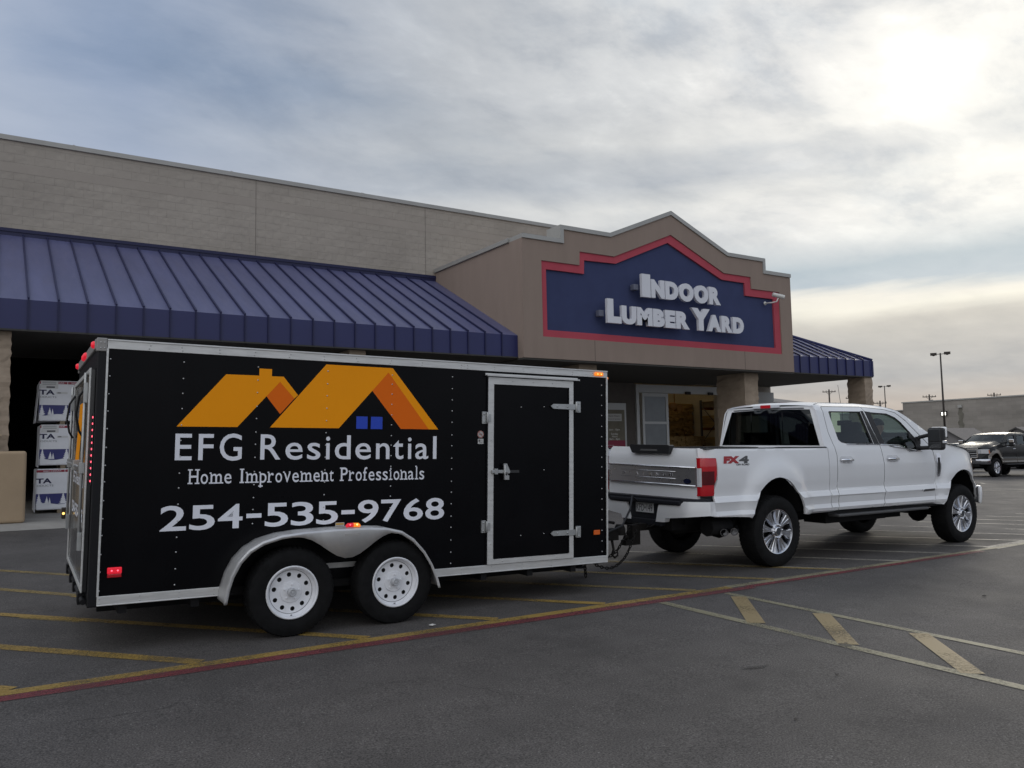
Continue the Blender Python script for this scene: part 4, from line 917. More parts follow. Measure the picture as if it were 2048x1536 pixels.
# rear ramp door
mirror_skin = mat('glossy_black_door', (.022, .022, .024), .16, 0, .6, rvar=.06, vscale=3)
b = MB(); b.box(-.03, -.003, .11, W_-.11, ZB+.09, H_-.21); rd = b.build('ramp_door', mirror_skin, tr)
b = MB(); b.box(-.042, -.0301, .10, .15, ZB+.085, H_-.20); b.box(-.042, -.0301, W_-.15, W_-.10, ZB+.085, H_-.20); b.box(-.042, -.0301, .15, W_-.15, ZB+.085, ZB+.12); b.box(-.042, -.0301, .15, W_-.15, H_-.235, H_-.20)
b.build('ramp_frame', alu, rd, bevel=.003)
for v in (.215, W_-.215):
    b = MB(); b.tube([(-.06, v, ZB+.5), (-.06, v, H_-.23)], .011, 10); b.box(-.07, -.042, v-.03, v+.03, 1.80, 1.95); b.box(-.07, -.042, v-.03, v+.03, .72, .85); b.box(-.08, -.042, v-.02, v+.02, 1.28, 1.36)
    b.build('cam_bar', galv, rd, bevel=.002)
for v in (.42, 1.85):
    b = MB(); b.tube([(-.045, v, 1.93), (-.085, v+.04, 1.86), (-.10, v+.07, 1.72), (-.075, v+.09, 1.60), (-.045, v+.10, 1.55)], .009)
    b.build('lift_cable', black_plastic, rd)
b = MB(); b.prism([(.55, 1.32), (1.05, 1.32), (1.35, 1.72), (1.62, 1.32), (1.8, 1.32), (1.42, 1.83), (.95, 1.83)], [], lambda a, q, d: (-.032-d, W_-a, q), .0, -.001); b.build('rear_logo', vin_or, rd)
b = MB(); fnr = lambda a, q, d: (-.0325, W_-a, q)
put_text(b, 'EFG Residential', .45, 1.80, 1.16, .10, fnr, 0, .015); put_text(b, '254-535-9768', .42, 1.83, .90, .10, fnr, 0, .03); b.build('rear_lettering', vin_wh, rd, recalc=False)
b = MB(); b.tube([(-.08, .30, 1.33), (-.08, W_-.3, 1.33)], .010); b.box(-.095, -.04, .7, .85, 1.29, 1.37); b.build('lock_bar', galv, rd, bevel=.003)
for v in (.06, W_-.06):
    pass
b = MB(); b.box(-.10, -.0, W_-.10, W_+.0, .80, .90); pl = b.build('licence_lamp', mat('lamp_housing', (.03, .022, .016), .4), tr, bevel=.006)
b = MB(); b.sphere((-.085, W_-.11, .85), .012, 0); b.build('lit_bulb', amber_hot, pl)
b = MB(); b.tube([(-.02, .10, ZB+.02), (-.02, W_-.10, ZB+.02)], .022, 10)
for v in (.3, .9, 1.4, 1.95): b.box(-.05, .01, v-.06, v+.06, ZB-.02, ZB+.06)
b.build('ramp_hinge', tframe, tr)
# tongue, coupler, jack, chains and cable
CV = .88
rusty = mat('dark_rusty_steel', (.014, .012, .011), .75, .3, .3, var=.35, vscale=12)
b = MB(); hz_ = ZB+.02
b.tube([(L_-.3, .40, hz_+.03), (L_+.62, CV-.03, hz_+.10)], .045, 4, smooth=False); b.tube([(L_-.3, 1.36, hz_+.03), (L_+.62, CV+.03, hz_+.10)], .045, 4, smooth=False); b.box(L_-.02, L_+.12, .35, 1.45, hz_-.02, hz_+.09)
b.build('tongue', tframe, tr)
b = MB(); b.box(L_+.52, L_+.80, CV-.06, CV+.06, hz_+.07, hz_+.20); b.lathe([(.0, .08), (.045, .08), (.065, .03), (.068, -.04), (.0, -.04)], (L_+.86, CV, hz_+.16), (0, 0, 1), 18); b.tube([(L_+.60, CV, hz_+.20), (L_+.66, CV, hz_+.28), (L_+.78, CV, hz_+.26)], .018); b.build('coupler', rusty, tr, bevel=.008)
b = MB(); b.tube([(L_+.30, CV+.02, .16), (L_+.30, CV+.02, .98)], .038, 12); b.tube([(L_+.30, CV+.02, .98), (L_+.30, CV+.02, 1.02), (L_+.30, CV-.10, 1.03)], .014); b.lathe([(.07, 0), (.075, .02), (0, .02)], (L_+.30, CV+.02, .15), (0, 0, 1), 14); b.build('jack', dark_under, tr)
def chain(pts, name, link=.045):
    P = [Vector(p) for p in pts]; dense = []
    n = 60
    for i in range(n+1):      # Catmull-like sampling through points
        t = i/n*(len(P)-1); k = min(int(t), len(P)-2); f = t-k; p0, p1, p2, p3 = P[max(0, k-1)], P[k], P[k+1], P[min(len(P)-1, k+2)]
        dense.append(.5*((2*p1)+(p2-p0)*f+(2*p0-5*p1+4*p2-p3)*f*f+(3*p1-p0-3*p2+p3)*f**3))
    b = MB(); acc = 0; last = dense[0]; i = 0
    for q in dense:
        if (q-last).length >= link*.72:
            t = (q-last).normalized(); s = t.cross(Vector((0,0,1)) if abs(t.z) < .8 else Vector((1,0,0))).normalized()
            if i % 2: s = t.cross(s)
            c = (q+last)/2; ring = [c+t*math.cos(2*PI*j/10)*link*.55+s*math.sin(2*PI*j/10)*link*.30 for j in range(11)]
            b.tube(ring, .0065, 5, cap=False); last = q; i += 1
    b.build(name, rusty, tr)
chain([(L_+.22, CV-.20, .33), (L_+.38, CV-.2, .20), (L_+.62, CV-.16, .15), (L_+.85, CV-.10, .24), (L_+.98, CV-.08, .42), (L_+1.06, CV-.06, .56)], 'safety_chain')
chain([(L_+.22, CV+.20, .33), (L_+.38, CV+.2, .24), (L_+.62, CV+.16, .18), (L_+.85, CV+.10, .26), (L_+.98, CV+.08, .42), (L_+1.06, CV+.06, .56)], 'safety_chain')
chain([(L_+.06, CV-.42, .40), (L_+.06, CV-.42, .25), (L_+.07, CV-.42, .13)], 'loose_chain')
b = MB(); b.tube([(L_+.72, CV-.03, hz_+.08), (L_+.73, CV-.05, hz_-.03), (L_+.70, CV-.06, hz_-.09), (L_+.73, CV-.07, hz_-.12), (L_+.78, CV-.06, hz_-.10), (L_+.79, CV-.05, hz_-.06)], [.016, .014, .014, .013, .011, .006]); b.build('chain_hook', rusty, tr)
b = MB(); b.tube([(L_+.30, CV-.06, .62), (L_+.55, CV-.10, .52), (L_+.80, CV-.12, .60), (L_+.95, CV-.08, .78), (L_+1.03, CV-.02, .92), (L_+1.12, CV, .86)], .012); b.build('power_cable', black_plastic, tr)
b = MB(); b.box(L_+.10, L_+.42, CV-.22, CV+.22, .52, .66); b.box(L_+.42, L_+.60, CV-.09, CV+.09, .50, .60); b.tube([(L_+.35, CV-.12, .66), (L_+.45, CV-.12, .74)], .03); b.tube([(L_+.05, CV-.36, .5), (L_+.40, CV-.22, .46), (L_+.62, CV-.10, .47)], .03)
b.build('tongue_plate', rusty, tr, bevel=.012)

# ------------------------------------------------------------------ pickup trucks
def in_poly(p, poly):
    x, y = p; c = False; n = len(poly)
    for i in range(n):
        (x1, y1), (x2, y2) = poly[i], poly[(i+1) % n]
        if (y1 > y) != (y2 > y) and x < (x2-x1)*(y-y1)/(y2-y1)+x1: c = not c
    return c
def dense(poly, step):
    o = []
    for i in range(len(poly)):
        a, b = poly[i], poly[(i+1) % len(poly)]; n = max(1, int(math.hypot(b[0]-a[0], b[1]-a[1])/step))
        for k in range(n): o.append((a[0]+(b[0]-a[0])*k/n, a[1]+(b[1]-a[1])*k/n))
    return o
def sheet(mb, outer, holes, fn, step=.05, t=.03, m=0, rows=(), mr=None):
    """skin over a 2-D outline with holes, bent by fn(a, b, depth); rims turned in by t"""
    loops = [dense(l, step) for l in [outer]+list(holes)]
    pts = []; edges = []
    for l in loops:
        o = len(pts); pts += l; edges += [(o+i, o+(i+1) % len(l)) for i in range(len(l))]
    xs_ = [p[0] for p in outer]; ys_ = [p[1] for p in outer]
    y = min(ys_)+step*.5
    while y < max(ys_):
        x = min(xs_)+step*.5
        while x < max(xs_):
            if in_poly((x, y), outer) and not any(in_poly((x, y), h) for h in holes):
                if min((x-q[0])**2+(y-q[1])**2 for q in pts[:sum(len(l) for l in loops)]) > (step*.45)**2: pts.append((x, y))
            x += step
        y += step
    if rows:
        keep = []
        n0 = sum(len(l) for l in loops)
        pts = pts[:n0]+[p for p in pts[n0:] if all(abs(p[1]-r) > .012 for r in rows)]
        for r in rows:
            x = min(xs_)+.01; prev = None
            while x < max(xs_):
                if in_poly((x, r), outer) and not any(in_poly((x, r), h) for h in holes) and min((x-q[0])**2+(r-q[1])**2 for q in pts[:n0]) > .012**2: pts.append((x, r))
                x += step*.8
    vo, eo, fo, *_ = delaunay_2d_cdt([Vector(p) for p in pts], edges, [], 0, 1e-6)
    fs = []
    for f in fo:
        cx = sum(vo[i].x for i in f)/len(f); cy = sum(vo[i].y for i in f)/len(f)
        if in_poly((cx, cy), outer) and not any(in_poly((cx, cy), h) for h in holes): fs.append(tuple(f))
    mb.add([fn(v.x, v.y, 0) for v in vo], fs, m, True)
    for l in loops:
        n = len(l)
        for i in range(n):
            a, b = l[i], l[(i+1) % n]; mb.add([fn(*a, 0), fn(*b, 0), fn(*b, t), fn(*a, t)], [(0,1,2,3)], m if mr is None else mr)
CREASE = (.615, .65, .70, .80, .855, .866)
WD = 1.77
WHU = (0.0, 4.03)
def lerp(x, pts):
    if x <= pts[0][0]: return pts[0][1]
    for (a, p), (b, q) in zip(pts, pts[1:]):
        if x <= b: return p+(q-p)*(x-a)/(b-a)
    return pts[-1][1]
LOWER = [(.50, .10), (.585, .035), (.615, -.006), (.650, -.018), (.700, -.004), (.790, -.016), (.800, -.026), (.855, -.002), (.858, .006), (.866, .010)]
def inset(u, z):
    i = 0.0
    if z > 1.40:
        t = z-1.40; i += .016+.23*t
        if z > 1.86: i += (z-1.86)**2*7
    elif z > .866: i += .016*((z-1.14)/.27)**2 - (.004 if z > .95 else 0)
    else: i += lerp(z, LOWER)
    for c in WHU:
        d = math.sqrt(((u-c)/.505)**2+((z-.40)/.655)**2)
        if d < 1.45 and z < 1.35:
            f = lerp(d, [(1.0, .050), (1.10, .046), (1.20, .036), (1.34, .008), (1.45, 0)])
            i = min(i, .012)-f if d < 1.2 else i-f
    if u > 4.1: i += (u-4.1)**2*.55
    if u < -1.0: i += (-1.0-u)**2*2.3
    return i
def side_fn(side):
    return (lambda a, b, d: (a, inset(a, b)+d, b)) if side < 0 else (lambda a, b, d: (a, WD-inset(a, b)-d, b))
def arch(c, n=18, z0=.60, w=.497, h=.655):
    th0 = math.asin((z0-.40)/h)
    return [(c-w*math.cos(th0+(PI-2*th0)*i/n), .40+h*math.sin(th0+(PI-2*th0)*i/n)) for i in range(n+1)]
def two_tone(mb, on):
    if not on: return
    for i, f in enumerate(mb.f):
        if mb.m[i] == 2: continue
        c = [sum(mb.v[k][j] for k in f)/len(f) for j in range(3)]
        if abs(c[1]-WD/2) < WD/2-.12: continue
        fl = min(math.sqrt(((c[0]-w)/.505)**2+((c[2]-.40)/.655)**2) for w in WHU)
        if c[2] < .80 or fl < 1.22: mb.m[i] = 1
def pickup(name, label, P, matrix):
    """P: materials and trim of one crew-cab pickup"""
    root = thing(name, label, 'pickup truck', matrix=matrix, group=P.get('group'))
    body = P['body']; low = P.get('lower', body); st = P.get('step', .05)
    bw = [body, low]
    # body side skins
    A0, A1 = arch(0.0), arch(4.03)
    BED = [(-1.06, .645)]+[(-.55, .62)]+A0+[(.52, .592), (1.018, .594), (1.012, .86), (1.0, 1.392), (-1.195, 1.400), (-1.195, 1.30), (-1.0, 1.297), (-.985, 1.20), (-.985, 1.05), (-1.03, .95), (-1.035, .876), (-1.05, .80)]
    CORNER = [(1.032, .60), (1.158, .612), (1.166, .90), (1.172, 1.30), (1.085, 1.60), (1.075, 1.905), (1.10, 1.925), (1.92, 1.935), (2.42, 1.908), (2.66, 1.866), (2.86, 1.758), (3.22, 1.475), (3.345, 1.365), (3.42, 1.45), (3.45, 1.53), (2.93, 1.80), (2.72, 1.89), (2.43, 1.952), (1.9, 1.978), (1.15, 1.97), (.95, 1.935), (.945, 1.80), (.945, 1.42), (1.012, 1.39), (1.022, .86)]
    RD = [(1.167, .612), (2.128, .608), (2.166, .86), (2.172, 1.163), (2.115, 1.42), (1.944, 1.928), (1.10, 1.917), (1.083, 1.90), (1.093, 1.60), (1.180, 1.30), (1.174, .90)]
    RWIN = [(1.44, 1.438), (1.99, 1.438), (1.865, 1.868), (1.205, 1.862), (1.19, 1.845), (1.20, 1.79), (1.26, 1.495), (1.31, 1.46)]
    FD = [(2.136, .608), (3.322, .594), (3.385, .90), (3.392, 1.138), (3.335, 1.36), (3.21, 1.468), (2.852, 1.75), (2.655, 1.858), (2.42, 1.90), (1.953, 1.928), (2.123, 1.42), (2.180, 1.163), (2.174, .86)]
    FWIN = [(2.24, 1.425), (2.585, 1.415), (2.66, 1.39), (2.78, 1.335), (3.06, 1.333), (3.07, 1.44), (2.735, 1.735), (2.62, 1.80), (2.45, 1.848), (2.08, 1.862)]
    FEN = [(3.33, .594), (3.51, .575)]+A1[1:-1]+[(4.535, .60), (4.545, .80), (4.52, 1.02), (4.435, 1.035), (4.43, 1.225), (4.36, 1.288), (4.22, 1.338), (4.0, 1.382), (3.62, 1.442), (3.47, 1.50), (3.43, 1.44), (3.352, 1.36), (3.40, 1.138), (3.393, .90)]
    b = MB()
    for s in (-1, 1):
        fn = side_fn(s); sheet(b, BED, [], fn, st, .025, 0, CREASE); sheet(b, CORNER, [], fn, st, .02, 0, CREASE); sheet(b, FEN, [], fn, st, .03, 0, CREASE)
    # roof, cab back, hood, cowl
    RL = [(.95, 1.925), (1.01, 1.955), (1.15, 1.972), (1.9, 1.979), (2.2, 1.968), (2.43, 1.950), (2.62, 1.918), (2.74, 1.885)]
    rows = []
    for u, z in RL:
        e = inset(u, z)-.004; r = []
        for i in range(13):
            t = i/12; v = e+(WD-2*e)*t; r.append((u+.03*math.sin(PI*t)*(1 if u < 1.1 else 0)*-1+(.10*math.sin(PI*t) if u > 2.5 else 0)*((u-2.5)/.24), v, z+.035*math.sin(PI*t)**.8))
        rows.append(r)
    b.grid(rows)
    # cab back frame around the rear window
    def backf(v, z, d): return (.945+.03*(z-1.42)/.5-.045*math.sin(PI*max(0, min(1, v/WD)))+d, v, z)
    e0, e1 = inset(.95, 1.42), inset(.93, 1.93)
    CB = [(e0, .9), (WD-e0, .9), (WD-e0, 1.42), (WD-e1, 1.935), (e1, 1.935), (e0, 1.42)]
    RW = [(e0+.055, 1.425), (WD-e0-.055, 1.425), (WD-e1-.085, 1.885), (WD/2, 1.90), (e1+.05, 1.885)]
    sheet(b, CB, [RW], backf, .09, .02)
    HL = [(3.40, 1.50), (3.62, 1.447), (4.0, 1.388), (4.22, 1.345), (4.40, 1.27), (4.50, 1.235)]
    rows = []
    for k, (u, z) in enumerate(HL):
        e = inset(u, 1.2)+.0; r = []
        for i in range(17):
            t = i/16; v = e+(WD-2*e)*t; bul = .095*min(1, max(0, (min(t, 1-t)-.06)/.10)); fwd = .30*math.sin(PI*t)**.6*(max(0, u-4.1)/.4)
            r.append((u+fwd, v, z+bul*(1-.45*max(0, u-4.2)/.3)))
        rows.append(r)
    b.grid(rows)
    # bed: inner walls, floor, rail caps
    b.box(-1.17, .93, .075, .09, 1.13, 1.385); b.box(-1.17, .93, WD-.09, WD-.075, 1.13, 1.385); b.box(.915, .93, .09, WD-.09, .9, 1.385); b.box(-1.17, .93, .47, WD-.47, .90, .92); b.box(-1.17, .93, .09, .47, 1.11, 1.13); b.box(-1.17, .93, WD-.47, WD-.09, 1.11, 1.13)
    two_tone(b, low is not body)
    b.build('body', bw, root, weld=True, auto=20)
    b = MB(); b.box(-1.15, .99, -.0+.012, .10, 1.393, 1.408); b.box(-1.15, .99, WD-.10, WD-.012, 1.393, 1.408); b.box(.90, .985, .10, WD-.10, 1.385, 1.405); b.build('bed_rail', black_plastic, root, bevel=.005)
    # dark shell behind the panel gaps, wheel wells, underside
    b = MB()
    b.box(1.0, 3.55, .03, WD-.03, .56, 1.30); b.box(-1.15, .98, .06, .075, .62, 1.38) if False else None
    b.box(-1.05, 4.5, .45, .58, .52, .70); b.box(-1.05, 4.5, WD-.58, WD-.45, .52, .70)
    b.box(-1.05, -.60, .05, WD-.05, .66, .84); b.box(.60, 1.05, .05, WD-.05, .62, .84); b.box(4.05, 4.55, .35, WD-.35, .55, 1.15); b.box(1.2, 2.5, .22, .55, .42, .60); b.box(1.5, 2.9, WD-.6, WD-.25, .40, .60)
    b.box(.2, 3.9, .85, 1.02, .40, .52); b.box(2.7, 3.3, .5, 1.4, .38, .58)
    for c in WHU:
        for v0, v1 in ((.04, .46), (WD-.46, WD-.04)):
            A = arch(c, 14, .62, .53, .69); n = len(A)
            b.grid([[(a, v, q) for v in (v0, v1)] for a, q in A]); vi = v1 if v0 < .5 else v0
            b.add([(a, vi, q) for a, q in A], [tuple(range(n))])
        b.tube([(c, .15, .418), (c, WD-.15, .418)], .055); b.sphere((c, .92+(0 if c == 0 else -.25), .42), .17, 0, 12, (1, .8, 1))
    b.tube([(.05, .35, .40), (-.3, .35, .62), (-.9, .38, .66)], .04); b.tube([(-.6, .62, .50), (-1.05, .62, .50), (-1.1, .62, .52)], .10); b.box(-1.22, -.95, .5, 1.35, .46, .60)
    b.build('underbody', dark_under, root)
    # doors with glass
    hm = P.get('handle', chrome)
    for s in (-1, 1):
        fn = side_fn(s); g_ = (lambda a, q, d, fn=fn: fn(a, q, d+.022))
        for OUTL, WIN, hu, gm in ((RD, RWIN, 1.30, P['rear_glass']), (FD, FWIN, 2.305, P['front_glass'])):
            b = MB(); sheet(b, OUTL, [WIN], fn, st, .035, 0, CREASE, 2); two_tone(b, low is not body); d = b.build('door', bw+[mat('panel_gap', (.03, .03, .03), .8)], root, weld=False, auto=20)
            b = MB(); sheet(b, dense(WIN, .2), [], g_, .12, .001); b.build('window', gm, d)
            # black window surround and chrome belt strip
            cx = sum(p[0] for p in WIN)/len(WIN); cz = sum(p[1] for p in WIN)/len(WIN)
            inn = [(p[0]+(cx-p[0])*.045, p[1]+(cz-p[1])*.07) for p in WIN]; b = MB()
            sheet(b, WIN, [inn], lambda a, q, dd, fn=fn: fn(a, q, dd+.008), .12, .012)
            if OUTL is RD: sheet(b, [(1.875, 1.875), (1.93, 1.875), (2.108, 1.437), (2.00, 1.437)], [], lambda a, q, dd, fn=fn: fn(a, q, dd-.004), .1, .012)
            else: sheet(b, [(1.965, 1.872), (2.075, 1.866), (2.232, 1.428), (2.128, 1.428)], [], lambda a, q, dd, fn=fn: fn(a, q, dd-.004), .1, .012); sheet(b, [(2.87, 1.60), (3.06, 1.44), (3.075, 1.335), (2.98, 1.335), (2.965, 1.44), (2.86, 1.52)], [], lambda a, q, dd, fn=fn: fn(a, q, dd+.004), .1, .012)
            b.build('window_surround', black_plastic, d)
            pth = [(1.40, 1.436), (2.11, 1.430)] if OUTL is RD else [(2.128, 1.428), (2.55, 1.414), (2.65, 1.388), (2.78, 1.330), (3.07, 1.328)]
            b = MB(); b.tube([fn(a, q, -.006) for a, q in dense(pth+pth[-1:], .1)[:-1]+[pth[-1]]], .007, 6); b.build('belt_strip', chrome, d)
            # handle: flat cup patch with recess shade put into its colour, grip
            b = MB(); sheet(b, [(hu-.062, 1.195), (hu+.178, 1.19), (hu+.188, 1.205), (hu+.186, 1.265), (hu+.16, 1.282), (hu-.05, 1.284), (hu-.07, 1.265), (hu-.072, 1.21)], [], lambda a, q, dd, fn=fn: fn(a, q, dd-.003), .04, .004); b.build('handle_cup', P.get('cup', mat('handle_cup_shade', (.60, .61, .63), .35, 0, .5, coat=.6)), d)
            b = MB(); g0 = [fn(a, q, dd) for a, q, dd in ((hu-.058, 1.236, -.0), (hu-.045, 1.236, -.026), (hu+.06, 1.236, -.034), (hu+.16, 1.234, -.026), (hu+.176, 1.234, -.0))]; b.tube(g0, [.014, .017, .018, .017, .013], 8); b.build('handle', hm, d)
    # windscreen and rear window
    b = MB(); rows = []
    for k in range(7):
        t = k/6; u = 2.76+(3.44-2.76)*t; z = 1.878+(1.505-1.878)*t; e = inset(u, z)+.03; bow = .10
        rows.append([(u+bow*math.sin(PI*i/12), e+(WD-2*e)*i/12, z+.03*math.sin(PI*i/12)*(1-t)) for i in range(13)])
    b.grid(rows); b.build('windscreen', P['front_glass'], root)
    b = MB(); sheet(b, RW, [], lambda v, z, d: backf(v, z, d-.006), .12, .004); rwin = b.build('rear_window', P['back_glass'], root)
    b = MB(); m0 = WD/2
    for v in (m0-.26, m0+.26): b.box(.918, .925, v-.004, v+.004, 1.44, 1.86)
    b.build('slider_frame', black_plastic, rwin)
    b = MB(); b.tube([backf(v, 1.902+.008*math.sin(PI*(v-.2)/(WD-.4)), -.012) for v in [.30+i*(WD-.6)/12 for i in range(13)]], .006, 6); b.build('drip_moulding', black_plastic, root)
    b = MB(); b.box(.905, .945, m0-.22, m0+.22, 1.922, 1.962); bl_ = b.build('brake_lamp', clear_lens, root, bevel=.006); b = MB(); b.box(.899, .91, m0-.085, m0+.085, 1.918, 1.964); b.build('red_lens', red_lens, bl_, bevel=.006)
    # tailgate
    TG = [(.055, .845), (WD-.20, .845), (WD-.175, .90), (WD-.165, 1.40), (WD-.21, 1.425), (.09, 1.408), (.075, 1.39)]
    def tgf(v, z, d):
        o = 0
        if z > 1.285: o = (z-1.285)*.28
        elif z < .97: o = (.97-z)*-.06
        return (-1.205+o+d, v, z)
    tv0, tv1 = .10, WD-.155
    TG = [(tv0, .842), (tv1, .846), (tv1+.012, .90), (tv1+.012, 1.39), (tv1-.02, 1.428), (tv0+.02, 1.402), (tv0, 1.39)]
    b = MB(); sheet(b, TG, [], tgf, .06, .05); tg = b.build('tailgate', body, root, weld=True, auto=30)
    if P.get('detail'):
        fT = lambda a, q, d: (-1.206-d, a, q)
        pan = [(tv0+.004, .985), (tv1-.004, 1.0), (tv1-.004, 1.205), (tv0+.004, 1.19)]
        b = MB(); b.prism(pan, [], fT, .016, .0); b.build('trim_panel', mat('smoked_chrome', (.52, .51, .53), .30, .8, rvar=.05, vscale=6), tg, bevel=.004)
        b = MB()
        for z0 in (.985, 1.19): b.tube([(-1.224, tv0+.004, z0), (-1.224, tv1-.004, z0+.015)], .009, 8)
        for z0 in (1.055, 1.135): b.tube([(-1.2225, .42, z0+.004), (-1.2225, 1.38, z0+.012)], .004, 6)
        b.build('chrome_strip', chrome, tg)
        b = MB(); fl = lambda a, q, d: (-1.2235-d, -a, q)
        for i, c in enumerate('PLATINUM'): put_text(b, c, -1.34+.118*i, -1.34+.118*i+.042, 1.083, .036, fl, 0, .0, .004)
        b.build('trim_lettering', chrome, tg, recalc=False)
        b = MB(); fs_ = lambda a, q, d: (-1.2035-d, -a, q); xx = -1.40
        for i, c in enumerate('SUPER DUTY'):
            if c != ' ': put_text(b, c, xx, xx+.085, .892, .052, fs_, 0, -.008, -.007)
            xx += .103
        b.build('embossed_lettering', mat('embossed_white', (.66, .67, .70), .35, 0, .5, coat=.5), tg, recalc=False)
        b = MB(); el = lambda r1, r2, y: [(-1.2245-y, .235+r1*math.cos(2*PI*i/32), 1.035+r2*math.sin(2*PI*i/32)) for i in range(32)]
        b.add(el(.062, .030, .0), [tuple(range(32))], 0); b.add(el(.056, .025, .002), [tuple(range(32))], 1)
        put_text(b, 'Ford', -.272, -.198, 1.026, .022, lambda a, q, d: (-1.2275, -a, q), 0, -.004, 0, .25); b.build('oval_badge', [chrome, mat('badge_navy', (.012, .016, .05), .3, 0, .5)], tg, recalc=False)
        b = MB(); b.prism([(.52, 1.345), (.50, 1.435), (.53, 1.446), (1.17, 1.452), (1.20, 1.43), (1.16, 1.36), (1.13, 1.348)], [], fT, .028, -.05); b.build('tailgate_handle', black_plastic, tg, bevel=.01)
        b = MB(); b.prism([(.70, 1.375), (.72, 1.395), (.99, 1.398), (1.01, 1.378)], [], fT, .031, .02); b.build('handle_slot', mat('grey_slot', (.12, .12, .12), .4), tg)
    # tail lamps wrapped round the corners
    for s in (-1, 1):
        mir = (lambda p: p) if s < 0 else (lambda p: (p[0], WD-p[1], p[2]))
        prof = [(.097, -1.212), (.06, -1.214), (.028, -1.198), (.008, -1.16), (.004, -1.10), (.004, -1.02)]
        b = MB(); rows = []
        for z in (.876, .90, .95, 1.0, 1.05, 1.12, 1.2, 1.28, 1.297):
            end = -.99 if z > 1.07 else -.99-.05*(1.07-z)/.07 if z > 1.0 else -1.04
            r = []
            for v, u in prof:
                uu = min(u, end) if u > -1.11 else u
                ins = .008 if z in (.876, 1.297) else 0
                r.append(mir((uu if u != -1.02 else end, v+ins, z)))
            rows.append(r)
        b.grid(rows); b.add(rows[-1]+[mir((-1.0, .097, 1.297))], [tuple(range(7))]); b.add(rows[0]+[mir((-1.05, .097, .876))], [tuple(range(7))])
        tl = b.build('tail_lamp', red_lens, root, auto=45)
        b = MB(); b.grid([[mir((u-.004*(1 if v > .02 else .3), v-.004, z)) for v, u in ((.097, -1.212), (.06, -1.214), (.032, -1.203))] for z in (.98, 1.04, 1.10, 1.185)], smooth=False); b.build('reversing_lens', clear_lens, tl)
        b = MB(); b.grid([[mir((u, v-.004, z)) for v, u in ((.028, -1.203), (.008, -1.165), (.003, -1.10), (.003, -1.035))] for z in (1.0, 1.05, 1.10, 1.15)]); b.build('dark_lens', dark_red_lens, tl)
    # rear bumper
    def bump_fn(v, z, d):
        dd = min(v, WD-v); o = .0
        if dd < .22: o = (.22-dd)**2*3.4
        return (-1.33+o+.03*abs(z-.70)*2+d, v, z)
    bm_ = P.get('bumper', body)
    b = MB(); b.box(-1.29, -1.12, .55, 1.24, .575, .77); b.box(-1.30, -1.2, .60, 1.2, .50, .58); bmp = b.build('rear_bumper', mat('black_bumper_step', (.014, .015, .02), .55, 0, .3), root, bevel=.012)
    for far in (0, 1):
        b = MB()
        fl_ = [(.66, .555), (.60, .755), (.265, .762), (.235, .785), (.20, .812), (-.015, .812), (-.025, .66), (.09, .648), (.50, .605), (.52, .56)]
        poly = [(WD-.0-a if far else a, q) for a, q in fl_]
        sheet(b, poly, [], bump_fn, .04, .08)
        v0 = WD-.035 if far else -.025
        r = [(-1.33+.2035+.003, v0, z) for z in (.655, .70, .76, .812)]; r2 = [(-1.062, v0+.006, z) for z in (.65, .70, .76, .812)]; b.grid([r, r2])
        b.build('bumper_cap', bm_, bmp, auto=40, weld=True)
    b = MB(); b.prism([(.02, -1.07), (.02, -1.14), (.10, -1.24), (.24, -1.325), (WD-.24, -1.325), (WD-.10, -1.24), (WD-.02, -1.14), (WD-.02, -1.07)], [], lambda a, q, d: (q, a, d), .842, .808); b.box(-1.345, -1.16, .24, WD-.30, .765, .815); b.box(-1.26, -1.1, .27, WD-.27, .66, .80)
    b.build('bumper_step', mat('black_bumper_step', (.014, .015, .02), .55, 0, .3), bmp, bevel=.012)
    if P.get('detail'):
        b = MB(); b.lathe([(.020, 0), (.021, .006), (0, .006)], (-1.315, .30, .70), (-1, 0, 0), 16); b.lathe([(.020, 0), (.021, .006), (0, .006)], (-1.315, 1.42, .70), (-1, 0, 0), 16); b.build('parking_sensor', mat('sensor_black', (.01, .01, .01), .6), bmp)
        b = MB(); fP = lambda a, q, d: (-1.300-d, -a, q); pv0, pv1 = .72, 1.02
        b.box(-1.303, -1.292, pv0, pv1, .650, .798, 0)
        put_text(b, 'TEXAS', -.915, -.825, .771, .016, lambda a, q, d: (-1.3042, -a, q), 1, .01)
        put_text(b, 'KFD\u2022149', -1.008, -.732, .664, .084, lambda a, q, d: (-1.3042, -a, q), 1, .0)
        for a0 in (-1.0, -.775): b.add([(-1.3042, -a0, .795), (-1.3042, -a0-.05 if a0 > -.9 else -a0-.05, .795), (-1.3042, -a0-.03, .782)], [(0,1,2)], 1)
        b.build('licence_plate', [mat('plate_white', (.56, .57, .58), .45), mat('plate_ink', (.02, .02, .03), .5)], bmp, recalc=False)
        b = MB(); b.box(-1.42, -1.25, .83, .95, .44, .52); b.box(-1.52, -1.40, .84, .94, .28, .51); b.box(-1.62, -1.50, .845, .935, .28, .34); b.sphere((-1.58, .89, .37), .033, 0, 12)
        b.tube([(-1.30, .70, .52), (-1.36, .70, .50), (-1.36, .78, .47), (-1.30, .80, .50)], .008); b.tube([(-1.30, 1.0, .52), (-1.36, 1.0, .50), (-1.36, .94, .47), (-1.30, .93, .50)], .008); b.build('tow_hitch', rusty, root, bevel=.005)
